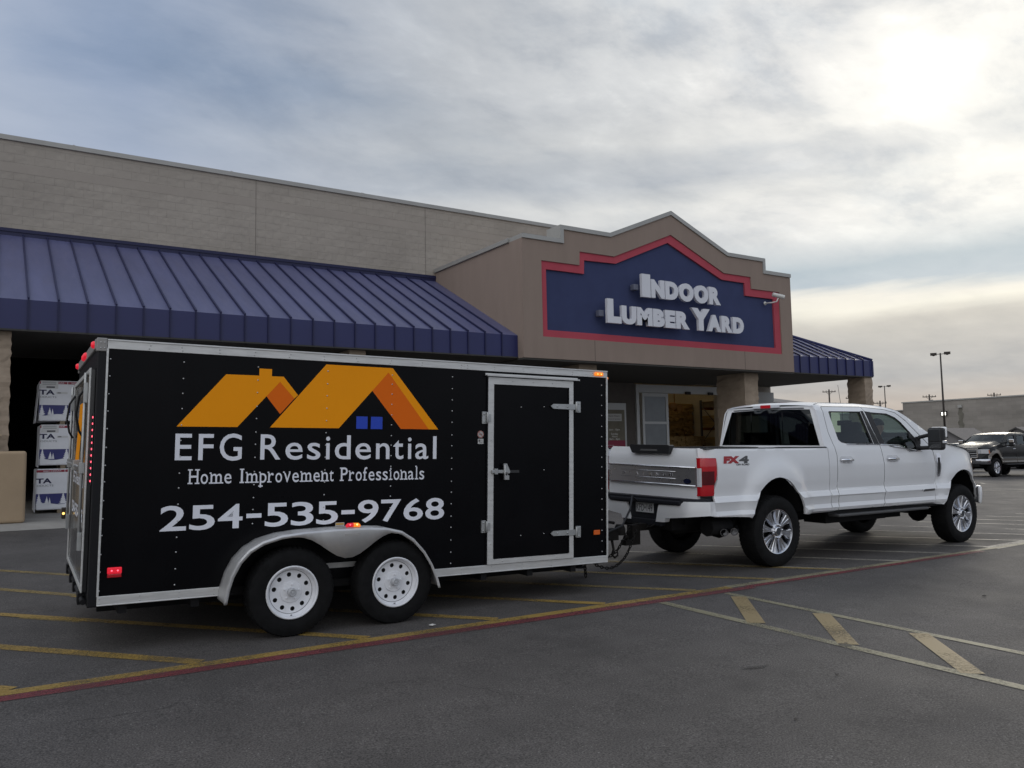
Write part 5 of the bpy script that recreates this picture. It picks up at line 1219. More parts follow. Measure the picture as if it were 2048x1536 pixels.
        # twin exhaust tips
        for u0, v in ((-.81, .085), (-.655, .075)):
            b = MB(); ax_ = (.80, .60, .02); b.lathe([(.036, 0), (.043, .0), (.043, .16), (.03, .20)], (u0, v, .446), ax_, 24); b.lathe([(.036, 0.0), (.034, .12), (0, .12)], (u0, v, .446), ax_, 24); b.build('exhaust_tip', mat('dark_chrome', (.22, .22, .23), .22, .95), root, auto=40)
        b = MB(); b.tube([(-.69, .175, .449), (-.55, .28, .47), (-.1, .42, .60)], .034); b.tube([(-.53, .17, .449), (-.40, .28, .47), (-.1, .40, .60)], .034); b.tube([(-.95, .22, .50), (-.6, .24, .50)], .10); b.build('exhaust_pipe', dark_under, root)
        # badges
        fB = lambda a, q, d: (a, inset(a, q)-.0035-d, q)
        b = MB(); put_text(b, 'FX', -.89, -.632, 1.232, .083, fB, 0, .085, 0, .12); put_text(b, '4', -.640, -.475, 1.232, .083, lambda a, q, d: (a, inset(a, q)-.0045, q), 1, .045, 0, .12)
        put_text(b, 'OFF ROAD', -.685, -.465, 1.207, .020, fB, 1, .03); b.build('side_decal', [mat('decal_red', (.36, .02, .03), .4), mat('decal_dark', (.075, .075, .08), .4)], root, recalc=False)
        b = MB(); b.prism([(3.045, .772), (3.06, .802), (3.315, .806), (3.315, .776)], [], lambda a, q, d: (a, inset(a, q)-.006-d*0+d, q), -.0, .004, 0); put_text(b, 'power', 3.075, 3.18, .782, .016, lambda a, q, d: (a, inset(a, q)-.0075, q), 1, .0); put_text(b, 'stroke', 3.19, 3.305, .783, .016, lambda a, q, d: (a, inset(a, q)-.0075, q), 1, .0)
        put_text(b, '6.7L', 2.955, 3.035, .780, .020, lambda a, q, d: (a, inset(a, q)-.0035, q), 0, .02); b.build('engine_badge', [mat('badge_grey', (.12, .12, .125), .35, .4), chrome], root, recalc=False)
        # fender vent
        VN = [(3.405, 1.288), (3.512, 1.288), (3.512, 1.08), (3.475, .972), (3.418, .968), (3.412, 1.0)]; VI = [(3.43, 1.235), (3.49, 1.235), (3.488, 1.085), (3.462, 1.0), (3.428, 1.005)]
        b = MB(); sheet(b, VN, [VI], lambda a, q, d: (a, inset(a, q)-.014+d, q), .05, .014); b.build('fender_vent', chrome, root); b = MB(); sheet(b, VI, [], lambda a, q, d: (a, inset(a, q)-.004+d, q), .05, .004)
        for q in (1.05, 1.10, 1.15, 1.20): b.box(3.435, 3.487, inset(3.46, q)-.011, inset(3.46, q), q, q+.016)
        b.build('vent_grid', black_plastic, root)
    # running board, mud trims
    for v0, v1 in ((-.045, .12), (WD-.12, WD+.045)):
        b = MB(); b.box(1.12, 3.12, v0, v1, .525, .560); b.build('running_board', P.get('board', mat('grey_running_board', (.07, .07, .072), .5)), root, bevel=.012)
    # mirrors
    for s in (-1, 1):
        mir = (lambda v: v) if s < 0 else (lambda v: WD-v)
        b = MB(); b.box(2.98, 3.09, mir(-.345), mir(-.13), 1.345, 1.655); mr = b.build('mirror', P.get('mirror', black_plastic), root, bevel=.04, seg=3)
        b = MB(); b.box(2.972, 2.981, mir(-.325), mir(-.15), 1.47, 1.63); b.box(2.972, 2.981, mir(-.325), mir(-.15), 1.37, 1.455); b.build('mirror_glass', mat('mirror_dark_reflection', (.035, .037, .04), .06, 0, .6), mr, bevel=.004)  # dark reflection put into the mirror glass colour
        b = MB(); b.box(3.072, 3.112, mir(-.352), mir(-.135), 1.515, 1.662); b.build('mirror_cap', P.get('cap', white_paint), mr, bevel=.03, seg=3)
        b = MB(); b.box(3.0, 3.08, mir(-.358), mir(-.33), 1.44, 1.475); b.build('mirror_lamp', clear_lens, mr, bevel=.006)
        b = MB(); b.tube([(3.06, mir(-.15), 1.56), (3.05, mir(.02), 1.52), (3.02, mir(.05), 1.46)], .028); b.tube([(3.06, mir(-.15), 1.38), (3.05, mir(.02), 1.37), (3.02, mir(.05), 1.38)], .03); b.box(2.99, 3.09, mir(.02), mir(.06), 1.34, 1.53); b.build('mirror_arm', black_plastic, mr, bevel=.01)
    # front end
    fe = inset(4.45, 1.2)
    b = MB(); gm = P.get('grille', chrome)
    g0, g1 = .36, WD-.36
    b.box(4.70, 4.80, g0, g1, .84, 1.24)
    for z in (.93, 1.04, 1.15): b.box(4.80, 4.825, g0+.03, g1-.03, z-.012, z+.012)
    b.box(4.80, 4.83, WD/2-.03, WD/2+.03, .86, 1.22); b.box(4.795, 4.84, g0-.015, g0+.04, .83, 1.25); b.box(4.795, 4.84, g1-.04, g1+.015, .83, 1.25); b.box(4.795, 4.845, g0-.015, g1+.015, 1.20, 1.25); b.box(4.795, 4.84, g0-.015, g1+.015, .83, .87)
    gr = b.build('grille', gm, root, bevel=.008); b = MB(); b.box(4.79, 4.803, g0+.02, g1-.02, .85, 1.22); b.build('grille_mesh', mat('grille_dark', (.02, .02, .022), .5), gr)
    for s in (-1, 1):
        mir = (lambda v: v) if s < 0 else (lambda v: WD-v)
        rows = []
        for z in (1.03, 1.06, 1.12, 1.19, 1.225): rows.append([(u, mir(v), z) for u, v in ((4.425, inset(4.425, z)-.004), (4.52, inset(4.52, z)-.004), (4.62, inset(4.60, z)+.03), (4.70, .24), (4.735, .37))])
        b = MB(); b.grid(rows); hl_ = b.build('headlamp', mat('headlamp_glass', (.42, .43, .45), .08, .2, .6, coat=.8), root)
        b = MB(); b.grid([[(u, mir(v-.004), z) for u, v in ((4.428, inset(4.428, z)-.006), (4.475, inset(4.475, z)-.006))] for z in (1.035, 1.12, 1.195)]); b.build('amber_corner', mat('amber_corner', (.40, .10, .02), .25, 0, .5, coat=.6), hl_)
        b = MB(); b.add([(4.53, mir(inset(4.52, .9)), .80), (4.75, mir(.30), .80), (4.78, mir(.37), .83), (4.735, mir(.37), 1.03), (4.66, mir(.16), 1.03), (4.525, mir(inset(4.5, 1)), 1.03)], [(0,1,2,3,4,5)]); b.build('front_valance', body, root)
    fb = MB(); rows = []
    for z, o in ((.54, -.06), (.58, 0), (.70, .02), (.775, .01), (.80, -.03)):
        r = []
        for i in range(15):
            t = i/14; v = -.02+(WD+.04)*t; r.append((4.56+.29*math.sin(PI*t)**.45+o, v, z))
        rows.append([(4.50, -.03, z)]+r+[(4.50, WD+.03, z)])
    fb.grid(rows); bb = P.get('front_bumper', bm_); fbo = fb.build('front_bumper', bb, root, auto=50); so = fbo.modifiers.new('s', 'SOLIDIFY'); so.thickness = .03
    b = MB(); b.box(4.35, 4.80, .35, WD-.35, .45, .56); b.box(4.83, 4.875, .62, WD-.62, .60, .70); b.build('air_dam', dark_under, root, bevel=.01)
    # wheels
    for c in WHU:
        for s, vo in ((-1, .0), (1, WD)):
            truck_wheel(root, c, .418, vo+(.04 if s > 0 else 0), s, P)
    # cabin
    cab = mat('dark_cabin', (.022, .021, .021), .8, 0, .25)
    b = MB(); b.box(2.80, 3.35, .12, WD-.12, 1.05, 1.40); b.box(2.98, 3.40, .14, WD-.14, 1.38, 1.475); b.box(3.20, 3.44, .10, WD-.10, 1.40, 1.512); b.box(1.0, 3.4, .10, WD-.10, .70, .80); b.box(1.0, 1.1, .12, WD-.12, .8, 1.40); b.build('dashboard', cab, root, bevel=.03)
    def seat(u, v, w):
        b = MB(); b.box(u-.02, u+.50, v-w/2, v+w/2, .88, 1.06); b.grid([[(u-.10-.16*t+dx, v+sx*w/2*(1-.15*t), 1.04+.56*t) for sx in (-1, -.8, .8, 1)] for t in (0, .5, .9, 1) for dx in (0,)]); b.box(u-.22, u-.06, v-w/2*.86, v+w/2*.86, 1.0, 1.46 if u > 2 else 1.38); return b.build('seat', cab, root, bevel=.05, seg=3)
    for u, v, w in ((2.42, .50, .54), (2.42, WD-.50, .54), (1.45, .50, .60), (1.45, WD-.50, .60)):
        so_ = seat(u, v, w); b = MB(); b.box(u-.27, u-.14, v-.14, v+.14, 1.535 if u > 2 else 1.43, 1.735 if u > 2 else 1.56); b.build('headrest', cab, so_, bevel=.045, seg=3)
        
        for q in (-.07, .07): b = MB(); b.tube([(u-.18, v+q, 1.36), (u-.2, v+q, 1.56)], .008); b.build('headrest_post', chrome, so_)
    b = MB(); q = [(2.72+.07*math.cos(2*PI*i/24)*.6, WD-.50+.19*math.sin(2*PI*i/24), 1.34+.19*math.cos(2*PI*i/24)) for i in range(25)]; b.tube(q, .016, 8, cap=False); b.tube([(2.72, WD-.68, 1.34), (2.74, WD-.5, 1.32), (2.72, WD-.32, 1.34)], .014); b.tube([(2.74, WD-.5, 1.32), (2.95, WD-.5, 1.22)], .03); b.build('steering_wheel', cab, root)
    b = MB(); b.box(2.60, 2.63, WD/2-.12, WD/2+.12, 1.70, 1.775); b.build('inner_mirror', black_plastic, root, bevel=.02)
    b = MB(); b.tube([(3.55, 1.56, 1.46), (3.53, 1.56, 1.9), (3.44, 1.56, 2.36)] if P.get('detail') else [(3.5, .2, 1.46), (3.5, .2, 1.48)], [.006, .0042, .003], 6); b.build('antenna', black_plastic, root)
    return root
def truck_wheel(root, cu, cz, vo, s, P):
    ax = Vector((0, s, 0)); c = Vector((cu, vo-s*.115, cz)); a = ax.cross(Vector((0,0,1))).normalized(); z = Vector((0,0,1))
    b = MB(); b.lathe([(0, -.09), (.20, -.09), (.235, -.02), (.235, .03), (.14, .02), (0, .02)], c, ax, 28); w_ = b.build('wheel', dark_under, root)
    tyre(.418, .262, .275, 'tyre', w_, tuple(c), tuple(ax))
    b = MB(); b.lathe([(.262, .085), (.268, .112), (.263, .122), (.252, .118), (.246, .09), (.240, .03)], c, ax, 56)
    T = lambda r, th, d: tuple(c+(a*math.cos(th)+z*math.sin(th))*r+ax*d)
    for k in range(8):
        th = 2*PI*k/8+.2; 
        # spoke: broad wedge with raised flat face and bevelled flanks
        R_ = [.062, .10, .15, .20, .252]; hw = [.27, .265, .245, .25, .285]; dep = [.108, .104, .102, .104, .110]
        rows = []
        for r, h, d in zip(R_, hw, dep):
            h *= (.075/r if r < .1 else 1) if r < .08 else 1
            rows.append([T(r, th-h*1.0, d-.055), T(r, th-h*.86, d-.008), T(r, th-h*.72, d), T(r, th-h*.10, d), T(r, th, d-.006), T(r, th+h*.10, d), T(r, th+h*.72, d), T(r, th+h*.86, d-.008), T(r, th+h*1.0, d-.055)])
        b.grid(rows, smooth=False)
    b.lathe([(.092, .06), (.090, .112), (.075, .119), (.055, .115), (.05, .10)], c, ax, 40)
    b.build('rim', P.get('rim', polished), w_, auto=30)
    b = MB()
    for k in range(8):
        th = 2*PI*k/8+.2+PI/8; p = c+(a*math.cos(th)+z*math.sin(th))*.078; b.lathe([(.0115, .08), (.0115, .125), (.007, .131), (0, .131)], tuple(p), tuple(ax), 6)
    b.build('lug_nut', chrome, w_)
    b = MB(); b.lathe([(.052, .11), (.052, .130), (.045, .134), (.044, .131), (0, .131)], c, ax, 28); cc = b.build('centre_cap', chrome, w_, auto=35)
    b = MB(); b.lathe([(.040, .1325), (0, .1325)], c, ax, 24); b.build('cap_disc', mat('cap_grey', (.06, .065, .075), .3, .3), w_)
KM = frame_matrix((7.89143, 6.50643, .07285), (.999989, .001234, -.004526), (-.001158, .99986, .016714), (.004546, -.016709, .99985))
tint_side = glass('side_glass', (.80, 1.0, .92), .62); tint_front = glass('front_glass', (.82, 1.0, .92), .72); tint_back = glass('privacy_glass', (.8, .9, 1.0), .10)
pickup('pickup_truck', 'white crew cab pickup truck hitched to the black trailer, shiny eight spoke wheels', dict(body=white_paint, rear_glass=tint_side, front_glass=tint_front, back_glass=tint_back, detail=True), KM)

# ------------------------------------------------------------------ person in the passenger seat
def person(matrix):
    skin = mat('skin', (.55, .26, .19), .55, 0, .4); cloth = mat('dark_shirt', (.035, .04, .055), .85, 0, .2); cap_m = mat('dark_cap', (.018, .02, .024), .8, 0, .2)
    root = thing('person', 'person in a dark cap sitting in the white pickup, seen through its front side window', 'person', matrix=matrix)
    J = {'pelvis': (2.42, .48, .98, .13), 'waist': (2.46, .48, 1.12, .125), 'chest': (2.53, .47, 1.33, .14), 'collar': (2.58, .46, 1.45, .09), 'neck': (2.615, .455, 1.52, .052), 'jaw': (2.635, .45, 1.565, .05),
         'sl': (2.56, .65, 1.42, .062), 'el': (2.68, .70, 1.18, .045), 'wl': (2.90, .62, 1.12, .032), 'hl': (2.99, .60, 1.12, .028), 'sr': (2.56, .29, 1.42, .062), 'er': (2.66, .24, 1.18, .045), 'wr': (2.88, .33, 1.12, .032), 'hr': (2.97, .35, 1.12, .028),
         'kl': (2.90, .60, 1.00, .075), 'al': (3.10, .58, .78, .05), 'kr': (2.90, .36, 1.00, .075), 'ar': (3.10, .36, .78, .05), 'hipl': (2.46, .57, .97, .09), 'hipr': (2.46, .38, .97, .09)}
    E_ = [('pelvis', 'waist'), ('waist', 'chest'), ('chest', 'collar'), ('collar', 'neck'), ('neck', 'jaw'), ('chest', 'sl'), ('sl', 'el'), ('el', 'wl'), ('wl', 'hl'), ('chest', 'sr'), ('sr', 'er'), ('er', 'wr'), ('wr', 'hr'), ('pelvis', 'hipl'), ('hipl', 'kl'), ('kl', 'al'), ('pelvis', 'hipr'), ('hipr', 'kr'), ('kr', 'ar')]
    ks = list(J); me = bpy.data.meshes.new('body'); me.from_pydata([J[k][:3] for k in ks], [(ks.index(a), ks.index(b)) for a, b in E_], []); me.materials.append(cloth)
    o = bpy.data.objects.new('body', me); COL.objects.link(o); o.parent = root
    sk = o.modifiers.new('skin', 'SKIN'); o.modifiers.new('sub', 'SUBSURF').levels = 1
    for i, k in enumerate(ks): v = me.skin_vertices[0].data[i]; r = J[k][3]; v.radius = (r, r); v.use_root = (k == 'pelvis')
    # head with nose, brow, chin and ears; fingers on both hands
    h = Vector((2.655, .445, 1.665)); b = MB(); rows = []
    for i in range(13):
        ph = PI*i/12; r = []
        for k in range(20):
            th = 2*PI*k/20; x, y, z = math.sin(ph)*math.cos(th), math.sin(ph)*math.sin(th), math.cos(ph)
            rx, ry, rz = .094, .074, .118
            if z < -.2: rx *= 1-.25*(-z-.2); ry *= 1-.42*(-z-.2)
            p = Vector((x*rx, y*ry, z*rz))
            if x > .8 and abs(y) < .28: p.x += .026*(1-abs(y)/.28)*max(0, 1-abs(z+.12)/.28)
            if x > .6 and .10 < z < .3 and .15 < abs(y) < .55: p.x -= .007
            if x > .6 and z < -.75: p.x += .010
            r.append(h+p)
        rows.append(r)
    b.grid(rows, 0, True, True)
    b.tube([(2.635, .45, 1.50), (2.645, .448, 1.60)], .05, 12)
    for s in (-1, 1): b.sphere((2.645, .445+s*.076, 1.66), .026, 0, 8, (.7, .35, 1.1))
    for hx, hy, sg in ((2.97, .35, 1), (2.99, .60, -1)):
        b.sphere((hx, hy, 1.12), .042, 0, 10, (1.1, .9, .5))
        for q, l in ((-.026, .055), (-.009, .066), (.009, .062), (.026, .048)): b.tube([(hx+.03, hy+q, 1.122), (hx+.03+l*.6, hy+q*1.1, 1.115), (hx+.03+l, hy+q*1.15, 1.095)], [.0095, .0085, .007], 6)
        b.tube([(hx-.0, hy+sg*.03, 1.12), (hx+.025, hy+sg*.055, 1.115), (hx+.055, hy+sg*.06, 1.105)], [.011, .010, .008], 6)
    b.build('head', skin, root)
    b = MB()
    for s in (-1, 1): b.sphere((2.735, .445+s*.03, 1.677), .009, 0, 8)
    b.box(2.728, 2.742, .425, .465, 1.612, 1.617); b.build('face_detail', mat('eye_dark', (.03, .02, .02), .4), root)
    b = MB(); rows = []
    for i in range(6):
        ph = PI*.5*i/5; rows.append([h+Vector((math.sin(ph)*math.cos(2*PI*k/20)*.106-.006, math.sin(ph)*math.sin(2*PI*k/20)*.086, .035+.098*math.cos(ph))) for k in range(20)])
    b.grid(rows, 0, True, True); b.grid([[h+Vector((-.09-.085*t, .07*math.sin(PI*(k/8-.5))*(1-.15*t), .035-.02*t)) for k in range(9)] for t in (0, .5, 1)]); o = b.build('cap', cap_m, root); m_ = o.modifiers.new('s', 'SOLIDIFY'); m_.thickness = .006
    return root
person(KM @ Matrix.Translation((.09, 0, .0)))

# ------------------------------------------------------------------ parked vehicles
near_black = mat('black_automotive_paint', (.006, .007, .008), .3, 0, .25, coat=.12); tan_metal = mat('pewter_lower_paint', (.20, .185, .165), .38, .25, .5, coat=.5)
cl = glass('clear_side_glass', (.70, .78, .74), .45); cb_ = glass('screen_glass', (.55, .7, .75), .35)
PM = frame_matrix((41.70, 20.67, gz(41.7, 20.67)), (-1, 0, .010), (0, -1, 0), (0, 0, 1))
pickup('pickup_truck', 'black pickup truck with pewter lower sides and chrome front parked across the lot', dict(body=near_black, lower=tan_metal, rear_glass=cl, front_glass=cb_, back_glass=tint_back, bumper=chrome, cap=chrome, handle=chrome, step=.09, cup=near_black, front_bumper=mat('dull_chrome', (.50, .51, .54), .2, .95)), PM)
def car(name, label, matrix, paint, L=4.5, H=1.5, van=False):
    root = thing(name, label, 'car', matrix=matrix); W = 1.8
    def sec(u, z0, z1, hw, top):
        return [(u, W/2+s*w_, z) for s, w_, z in ((-1, hw*.93, z0), (-1, hw, z0+.18), (-1, hw, z1-.12), (-1, hw*.94, z1-.02), (-1, hw*.6, z1+top*.7), (0, 0, z1+top), (1, hw*.6, z1+top*.7), (1, hw*.94, z1-.02), (1, hw, z1-.12), (1, hw, z0+.18), (1, hw*.93, z0))]
    B = [(-.95, .45, .72, .72), (-.90, .30, .92, .84), (-.6, .25, 1.0, .89), (.2, .22, .98, .9), (1.4, .22, .97, .9), (2.4, .22, .95, .9), (3.0, .25, .90, .88), (3.4, .28, .82, .82), (3.55, .35, .70, .70)]
    if van: B = [(u, z0, z1+.12, hw) for u, z0, z1, hw in B]
    b = MB(); b.grid([sec(u, z0, z1, hw, .03) for u, z0, z1, hw in B]); b.add(sec(*B[0], .03), [tuple(range(11))]); b.add(sec(*B[-1], .03), [tuple(range(11))])
    zt = H; zb = B[3][2]
    G = [(-.75 if van else -.55, zb), (-.55 if van else .0, zt-.06), (.3, zt), (1.3, zt), (1.75, zt-.05), (2.5, zb-.02)]
    def gs(u, z): w1 = .80-.22*(z-zb)/(zt-zb)*.8; return [(u, W/2-w1, z), (u, W/2-w1*.5, z+.025), (u, W/2, z+.035), (u, W/2+w1*.5, z+.025), (u, W/2+w1, z)]
    b.grid([gs(u, z) for u, z in G[1:5]])
    for s in (0, 4):
        pass
    b.build('body', paint, root, weld=True, auto=40)
    g_ = mat('dark_car_glass', (.02, .025, .03), .05, 0, .6)
    b = MB(); b.grid([gs(*G[0]), gs(*G[1])]); b.grid([gs(*G[4]), gs(*G[5])])
    b.build('screen', g_, root)
    b = MB()
    for s in (0, 4):
        poly = [gs(*q)[s] for q in G]; b.add(poly, [tuple(range(len(poly)))])
    b.build('side_window', g_, root)
    for c in (0.0, 2.7):
        for s, v in ((-1, .04), (1, W-.04)):
            ax = (0, s, 0); cc = (c, v-s*.09, .32); w = MB(); w.lathe([(0, -.08), (.19, -.08), (.19, .03), (0, .03)], cc, ax, 20); wo = w.build('wheel', dark_under, root); tyre(.32, .2, .2, 'tyre', wo, cc, ax, False)
            r = MB(); r.lathe([(.2, .07), (.19, .095), (.1, .07), (.04, .09), (0, .09)], cc, ax, 24); r.build('rim', polished, wo)
    for v in (.28, W-.28):
        b = MB(); b.sphere((3.44, v, .70), .12, 0, 12, (.5, 1.3, .55)); b.build('headlamp', MATS['headlamp_glass'], root)
    b = MB(); b.box(3.50, 3.575, .45, W-.45, .42, .60); b.build('grille', black_plastic, root, bevel=.02)
    for s in (-1, 1):
        b = MB(); b.sphere((2.1, W/2+s*1.0, zb+.06), .09, 0, 10, (.6, 1.1, .8)); b.build('mirror', paint, root)
    return root
def face_left(x, y): return frame_matrix((x, y, gz(x, y)), (-1, 0, .01), (0, -1, 0), (0, 0, 1))
car('car', 'white car whose roof and screen show between the white pickup and the black pickup', face_left(46.2, 25.3), white_paint, H=1.56)
car('van', 'tan van parked behind the black pickup, only its pale roof showing', face_left(57.6, 27.6), mat('tan_car_paint', (.34, .30, .23), .3, 0, .5, coat=.6), H=2.22, van=True)['category'] = 'van'
car('car', 'red car cut by the right edge of the photo beside the black pickup', face_left(39.65, 16.82), mat('red_car_paint', (.28, .02, .03), .28, 0, .5, coat=.8), H=1.45)

# ------------------------------------------------------------------ background buildings, sheds, posts
def far_block(name, col, cw=.8, ch=.4):
    m = bpy.data.materials.new(name); m.use_nodes = True; nt = m.node_tree; b = nt.nodes['Principled BSDF']; N = nt.nodes.new; L = nt.links.new
    tc = N('ShaderNodeTexCoord').outputs['Object']; sp = N('ShaderNodeSeparateXYZ'); L(tc, sp.inputs[0]); ad = N('ShaderNodeMath'); L(sp.outputs[0], ad.inputs[0]); L(sp.outputs[1], ad.inputs[1]); cbn = N('ShaderNodeCombineXYZ'); L(ad.outputs[0], cbn.inputs[0]); L(sp.outputs[2], cbn.inputs[1])
    br = N('ShaderNodeTexBrick'); br.inputs['Scale'].default_value = 1; br.inputs['Brick Width'].default_value = cw; br.inputs['Row Height'].default_value = ch; br.inputs['Mortar Size'].default_value = .012
    br.inputs['Color1'].default_value = (*col, 1); br.inputs['Color2'].default_value = (*[c*.88 for c in col], 1); br.inputs['Mortar'].default_value = (*[c*.8 for c in col], 1); L(cbn.outputs[0], br.inputs[0])
    n = N('ShaderNodeTexNoise'); n.inputs['Scale'].default_value = .5; n.inputs['Detail'].default_value = 8; mp = N('ShaderNodeMapping'); mp.inputs['Scale'].default_value = (1, .5, 2.2); L(tc, mp.inputs[0]); L(mp.outputs[0], n.inputs['Vector'])
    r = N('ShaderNodeMapRange'); r.inputs[1].default_value = .3; r.inputs[2].default_value = .7; r.inputs[3].default_value = .82; r.inputs[4].default_value = 1.12; L(n.outputs[0], r.inputs[0])
    mx = N('ShaderNodeMix'); mx.data_type = 'RGBA'; mx.blend_type = 'MULTIPLY'; mx.inputs[0].default_value = 1; L(br.outputs[0], mx.inputs[6]); L(r.outputs[0], mx.inputs[7]); L(mx.outputs[2], b.inputs['Base Color']); b.inputs['Roughness'].default_value = .9
    return m
fb_ = thing('block_building', 'long plain grey brown block building across the lot behind the black pickup', 'building', (0, 0, 0))
b = MB(); b.box(80, 130, 2, 49.1, -2, 5.62); b.box(80.6, 130, 49.1, 57, -2, 4.85); b.build('wall', far_block('grey_brown_block', (.30, .275, .245)), fb_)
b = MB(); b.box(79.93, 130.1, 1.9, 49.2, 5.62, 5.74); b.box(80.5, 130.1, 49.2, 57.1, 4.85, 4.97); b.build('coping', coping_m, fb_)
b = MB(); b.box(79.88, 80.0, 42.95, 43.35, 4.85, 5.12); b.build('scupper', coping_m, fb_)
b = MB(); r = random.Random(4); rows = [[(79.985, 43.15+s*(.22+r.uniform(-.08, .12)), z) for s in (-1, 1)] for z in [4.85-.2*i for i in range(11)]]; b.grid(rows, smooth=False); b.build('water_stain', mat('water_stain', (.15, .14, .115), .9, var=.25, vscale=2), fb_)
b = MB(); b.box(79.80, 80.0, 44.45, 45.0, 4.15, 4.60); wl = b.build('wall_lamp', black_plastic, fb_, bevel=.03); b = MB(); b.box(79.77, 79.80, 44.52, 44.93, 4.18, 4.48); b.build('lit_panel', mat('lit_wall_lamp', (.9, .9, .85), .4, emit=(1, .97, .86), estr=3.0), wl)
hb2 = thing('distant_house', 'low distant building with a grey hipped roof seen under the right awning', 'house', (66.5, 57, 0))
b = MB(); b.box(-8, 2.6, -4, 6, -1.5, 5.75); b.build('wall', mat('pale_wall', (.40, .38, .35), .85), hb2)
b = MB(); b.add([(-9, -4.6, 5.7), (3.2, -4.6, 5.7), (3.2, 6.6, 5.7), (-9, 6.6, 5.7), (-5, 1, 6.75), (.6, 1, 6.75)], [(0,1,5,4), (1,2,5), (2,3,4,5), (3,0,4), (3,2,1,0)]); b.build('roof', mat('grey_shingle', (.16, .15, .145), .85), hb2)
shed_w = mat('grey_shed_siding', (.21, .20, .20), .75, var=.08); shed_r = mat('shed_shingles', (.22, .20, .185), .9, 0, .2, var=.2, vscale=5, stretch=(1, 8, 8)); shed_t = mat('dark_shed_trim', (.05, .048, .046), .7)
def shed(x, y, hw, ze, za, ln, label):
    r = thing('garden_shed', label, 'shed', (x, y, gz(x, y)-.02), 0, 'garden sheds on display across the lot'); z0 = 0; ze -= gz(x, y); za -= gz(x, y)
    b = MB(); b.prism([(-hw, 0), (hw, 0), (hw, ze), (0, za-.05), (-hw, ze)], [], lambda a, q, d: (d, a, q), 0, ln); b.build('wall', shed_w, r)
    b = MB()
    for s in (-1, 1):
        b.prism([(0, za+.03), (s*(hw+.18), ze-.10), (s*(hw+.18), ze-.16), (0, za-.04)], [], lambda a, q, d: (d, a, q), -.15, ln+.15)
    b.build('roof', shed_r, r)
    b = MB(); 
    for s in (-1, 1): b.prism([(0, za+.0), (s*(hw+.19), ze-.12), (s*(hw+.19), ze-.20), (0, za-.09)], [], lambda a, q, d: (d, a, q), -.19, -.151)
    b.box(-.02, -.005, -.22, .22, ze+.08, ze+.24); b.build('trim', shed_t, r)
    b = MB(); b.box(-.03, .0, -hw*.5, hw*.5, .1, ze*.92); b.build('door', shed_w, r, bevel=.01)
shed(54.4, 30.5, 1.25, 1.72, 2.46, 3.6, 'grey garden shed with a dark edged gable, just right of the white pickup mirror')
shed(51.6, 33.2, 1.25, 1.66, 2.42, 3.4, 'grey garden shed seen through the cab windows of the white pickup')
shed(58.6, 27.9, 1.4, 1.75, 2.45, 4.2, 'grey garden shed with a long shingled roof behind the black pickup')
dark_metal = mat('dark_bronze_metal', (.045, .038, .033), .6, .3, .4)
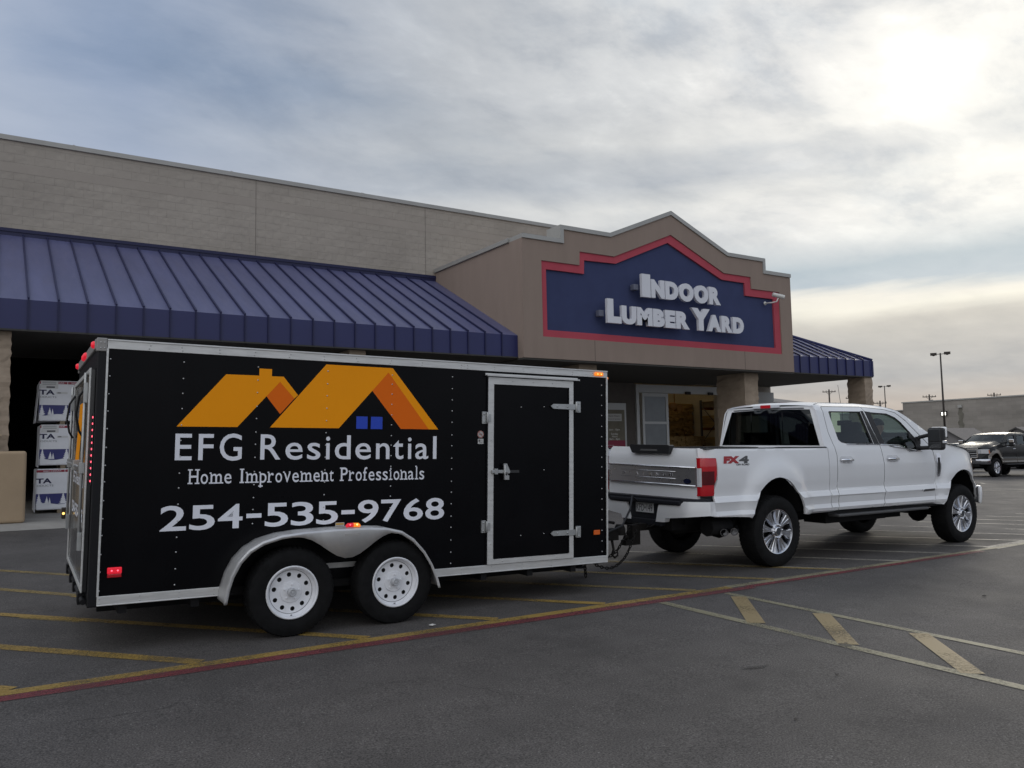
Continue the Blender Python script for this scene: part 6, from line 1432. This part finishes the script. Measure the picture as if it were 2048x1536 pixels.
def lamp_post(x, y, top, label, half):
    z = gz(x, y); p = thing('lamp_post', label, 'lamp post', (x, y, z), 0, 'twin head lamp posts across the car park'); h = top-z
    b = MB(); b.lathe([(.28, -.1), (.28, .7), (.0, .7)], (0, 0, 0), (0, 0, 1), 16); b.build('footing', mat('footing_concrete', (.33, .31, .28), .85), p)
    b = MB(); b.tube([(0, 0, .7), (0, 0, h)], [.105, .06], 10); b.build('pole', dark_metal, p)
    d = Vector((.49, -.87, 0)); n = Vector((.87, .49, 0))
    for s in (-1, 1):
        b = MB(); b.tube([(0, 0, h-.10), tuple(d*s*half*.4+Vector((0, 0, h-.08)))], .03, 6)
        c = d*s*half*.72+Vector((0, 0, h-.04+.02*s)); q = [c+d*a*half*.34+n*w_*.2+Vector((0, 0, zz)) for a in (-1, 1) for w_ in (-1, 1) for zz in (-.12, .09)]
        b.add(q, [(0,1,3,2), (4,6,7,5), (0,4,5,1), (2,3,7,6), (1,5,7,3), (0,2,6,4)]); qq = c+Vector((0, 0, -.12)); b.add([qq-d*half*.2-n*.15, qq+d*half*.2-n*.15, qq+d*half*.2+n*.15, qq-d*half*.2+n*.15, qq+Vector((0, 0, -.08))], [(0,1,4), (1,2,4), (2,3,4), (3,0,4)])
        b.build('lamp_head', dark_metal, p)
lamp_post(70.7, 39.6, 9.38, 'tall lamp post with two square heads rising in front of the block building', .75)
lamp_post(111, 70.8, 9.95, 'smaller lamp post with two heads just right of the last awning pillar', .80)
wood = mat('weathered_pole_wood', (.06, .05, .042), .9)
def utility_pole(x, y, top, label, tf=False):
    z = gz(x, y); p = thing('utility_pole', label, 'utility pole', (x, y, z), 0, 'wooden utility poles along the skyline'); h = top-z; d = Vector((.70, -.71, 0))
    b = MB(); b.tube([(0, 0, 0), (0, 0, h)], [.19, .13], 8); b.build('post', wood, p)
    b = MB(); b.tube([tuple(-d*1.15+Vector((0, 0, h-.45))), tuple(d*1.15+Vector((0, 0, h-.45)))], .075, 4); b.tube([tuple(-d*.6+Vector((0, 0, h-.45))), (0, 0, h-1.0)], .03, 4); b.tube([tuple(d*.6+Vector((0, 0, h-.45))), (0, 0, h-1.0)], .03, 4); b.build('crossarm', wood, p)
    b = MB()
    for q in (-1.05, -.5, .5, 1.05): b.tube([tuple(d*q+Vector((0, 0, h-.4))), tuple(d*q+Vector((0, 0, h-.15)))], .05, 6)
    b.build('insulator', dark_metal, p)
    if tf: b = MB(); b.tube([tuple(d*.38+Vector((0, 0, h-1.9))), tuple(d*.38+Vector((0, 0, h-1.0)))], .24, 10); b.build('transformer', dark_metal, p)
utility_pole(130.2, 94.1, 11.6, 'tallest utility pole, in the gap under the right awning')
utility_pole(133.9, 91.9, 10.35, 'utility pole with a transformer, close left of the last awning pillar', True)
utility_pole(138.2, 89.2, 9.35, 'low utility pole between the last awning pillar and the small lamp post')
utility_pole(145.8, 84.2, 10.35, 'utility pole with transformer over the block building, left of the tall lamp post', True)
utility_pole(155.8, 77.7, 10.45, 'utility pole tip over the block building roof right of the tall lamp post')
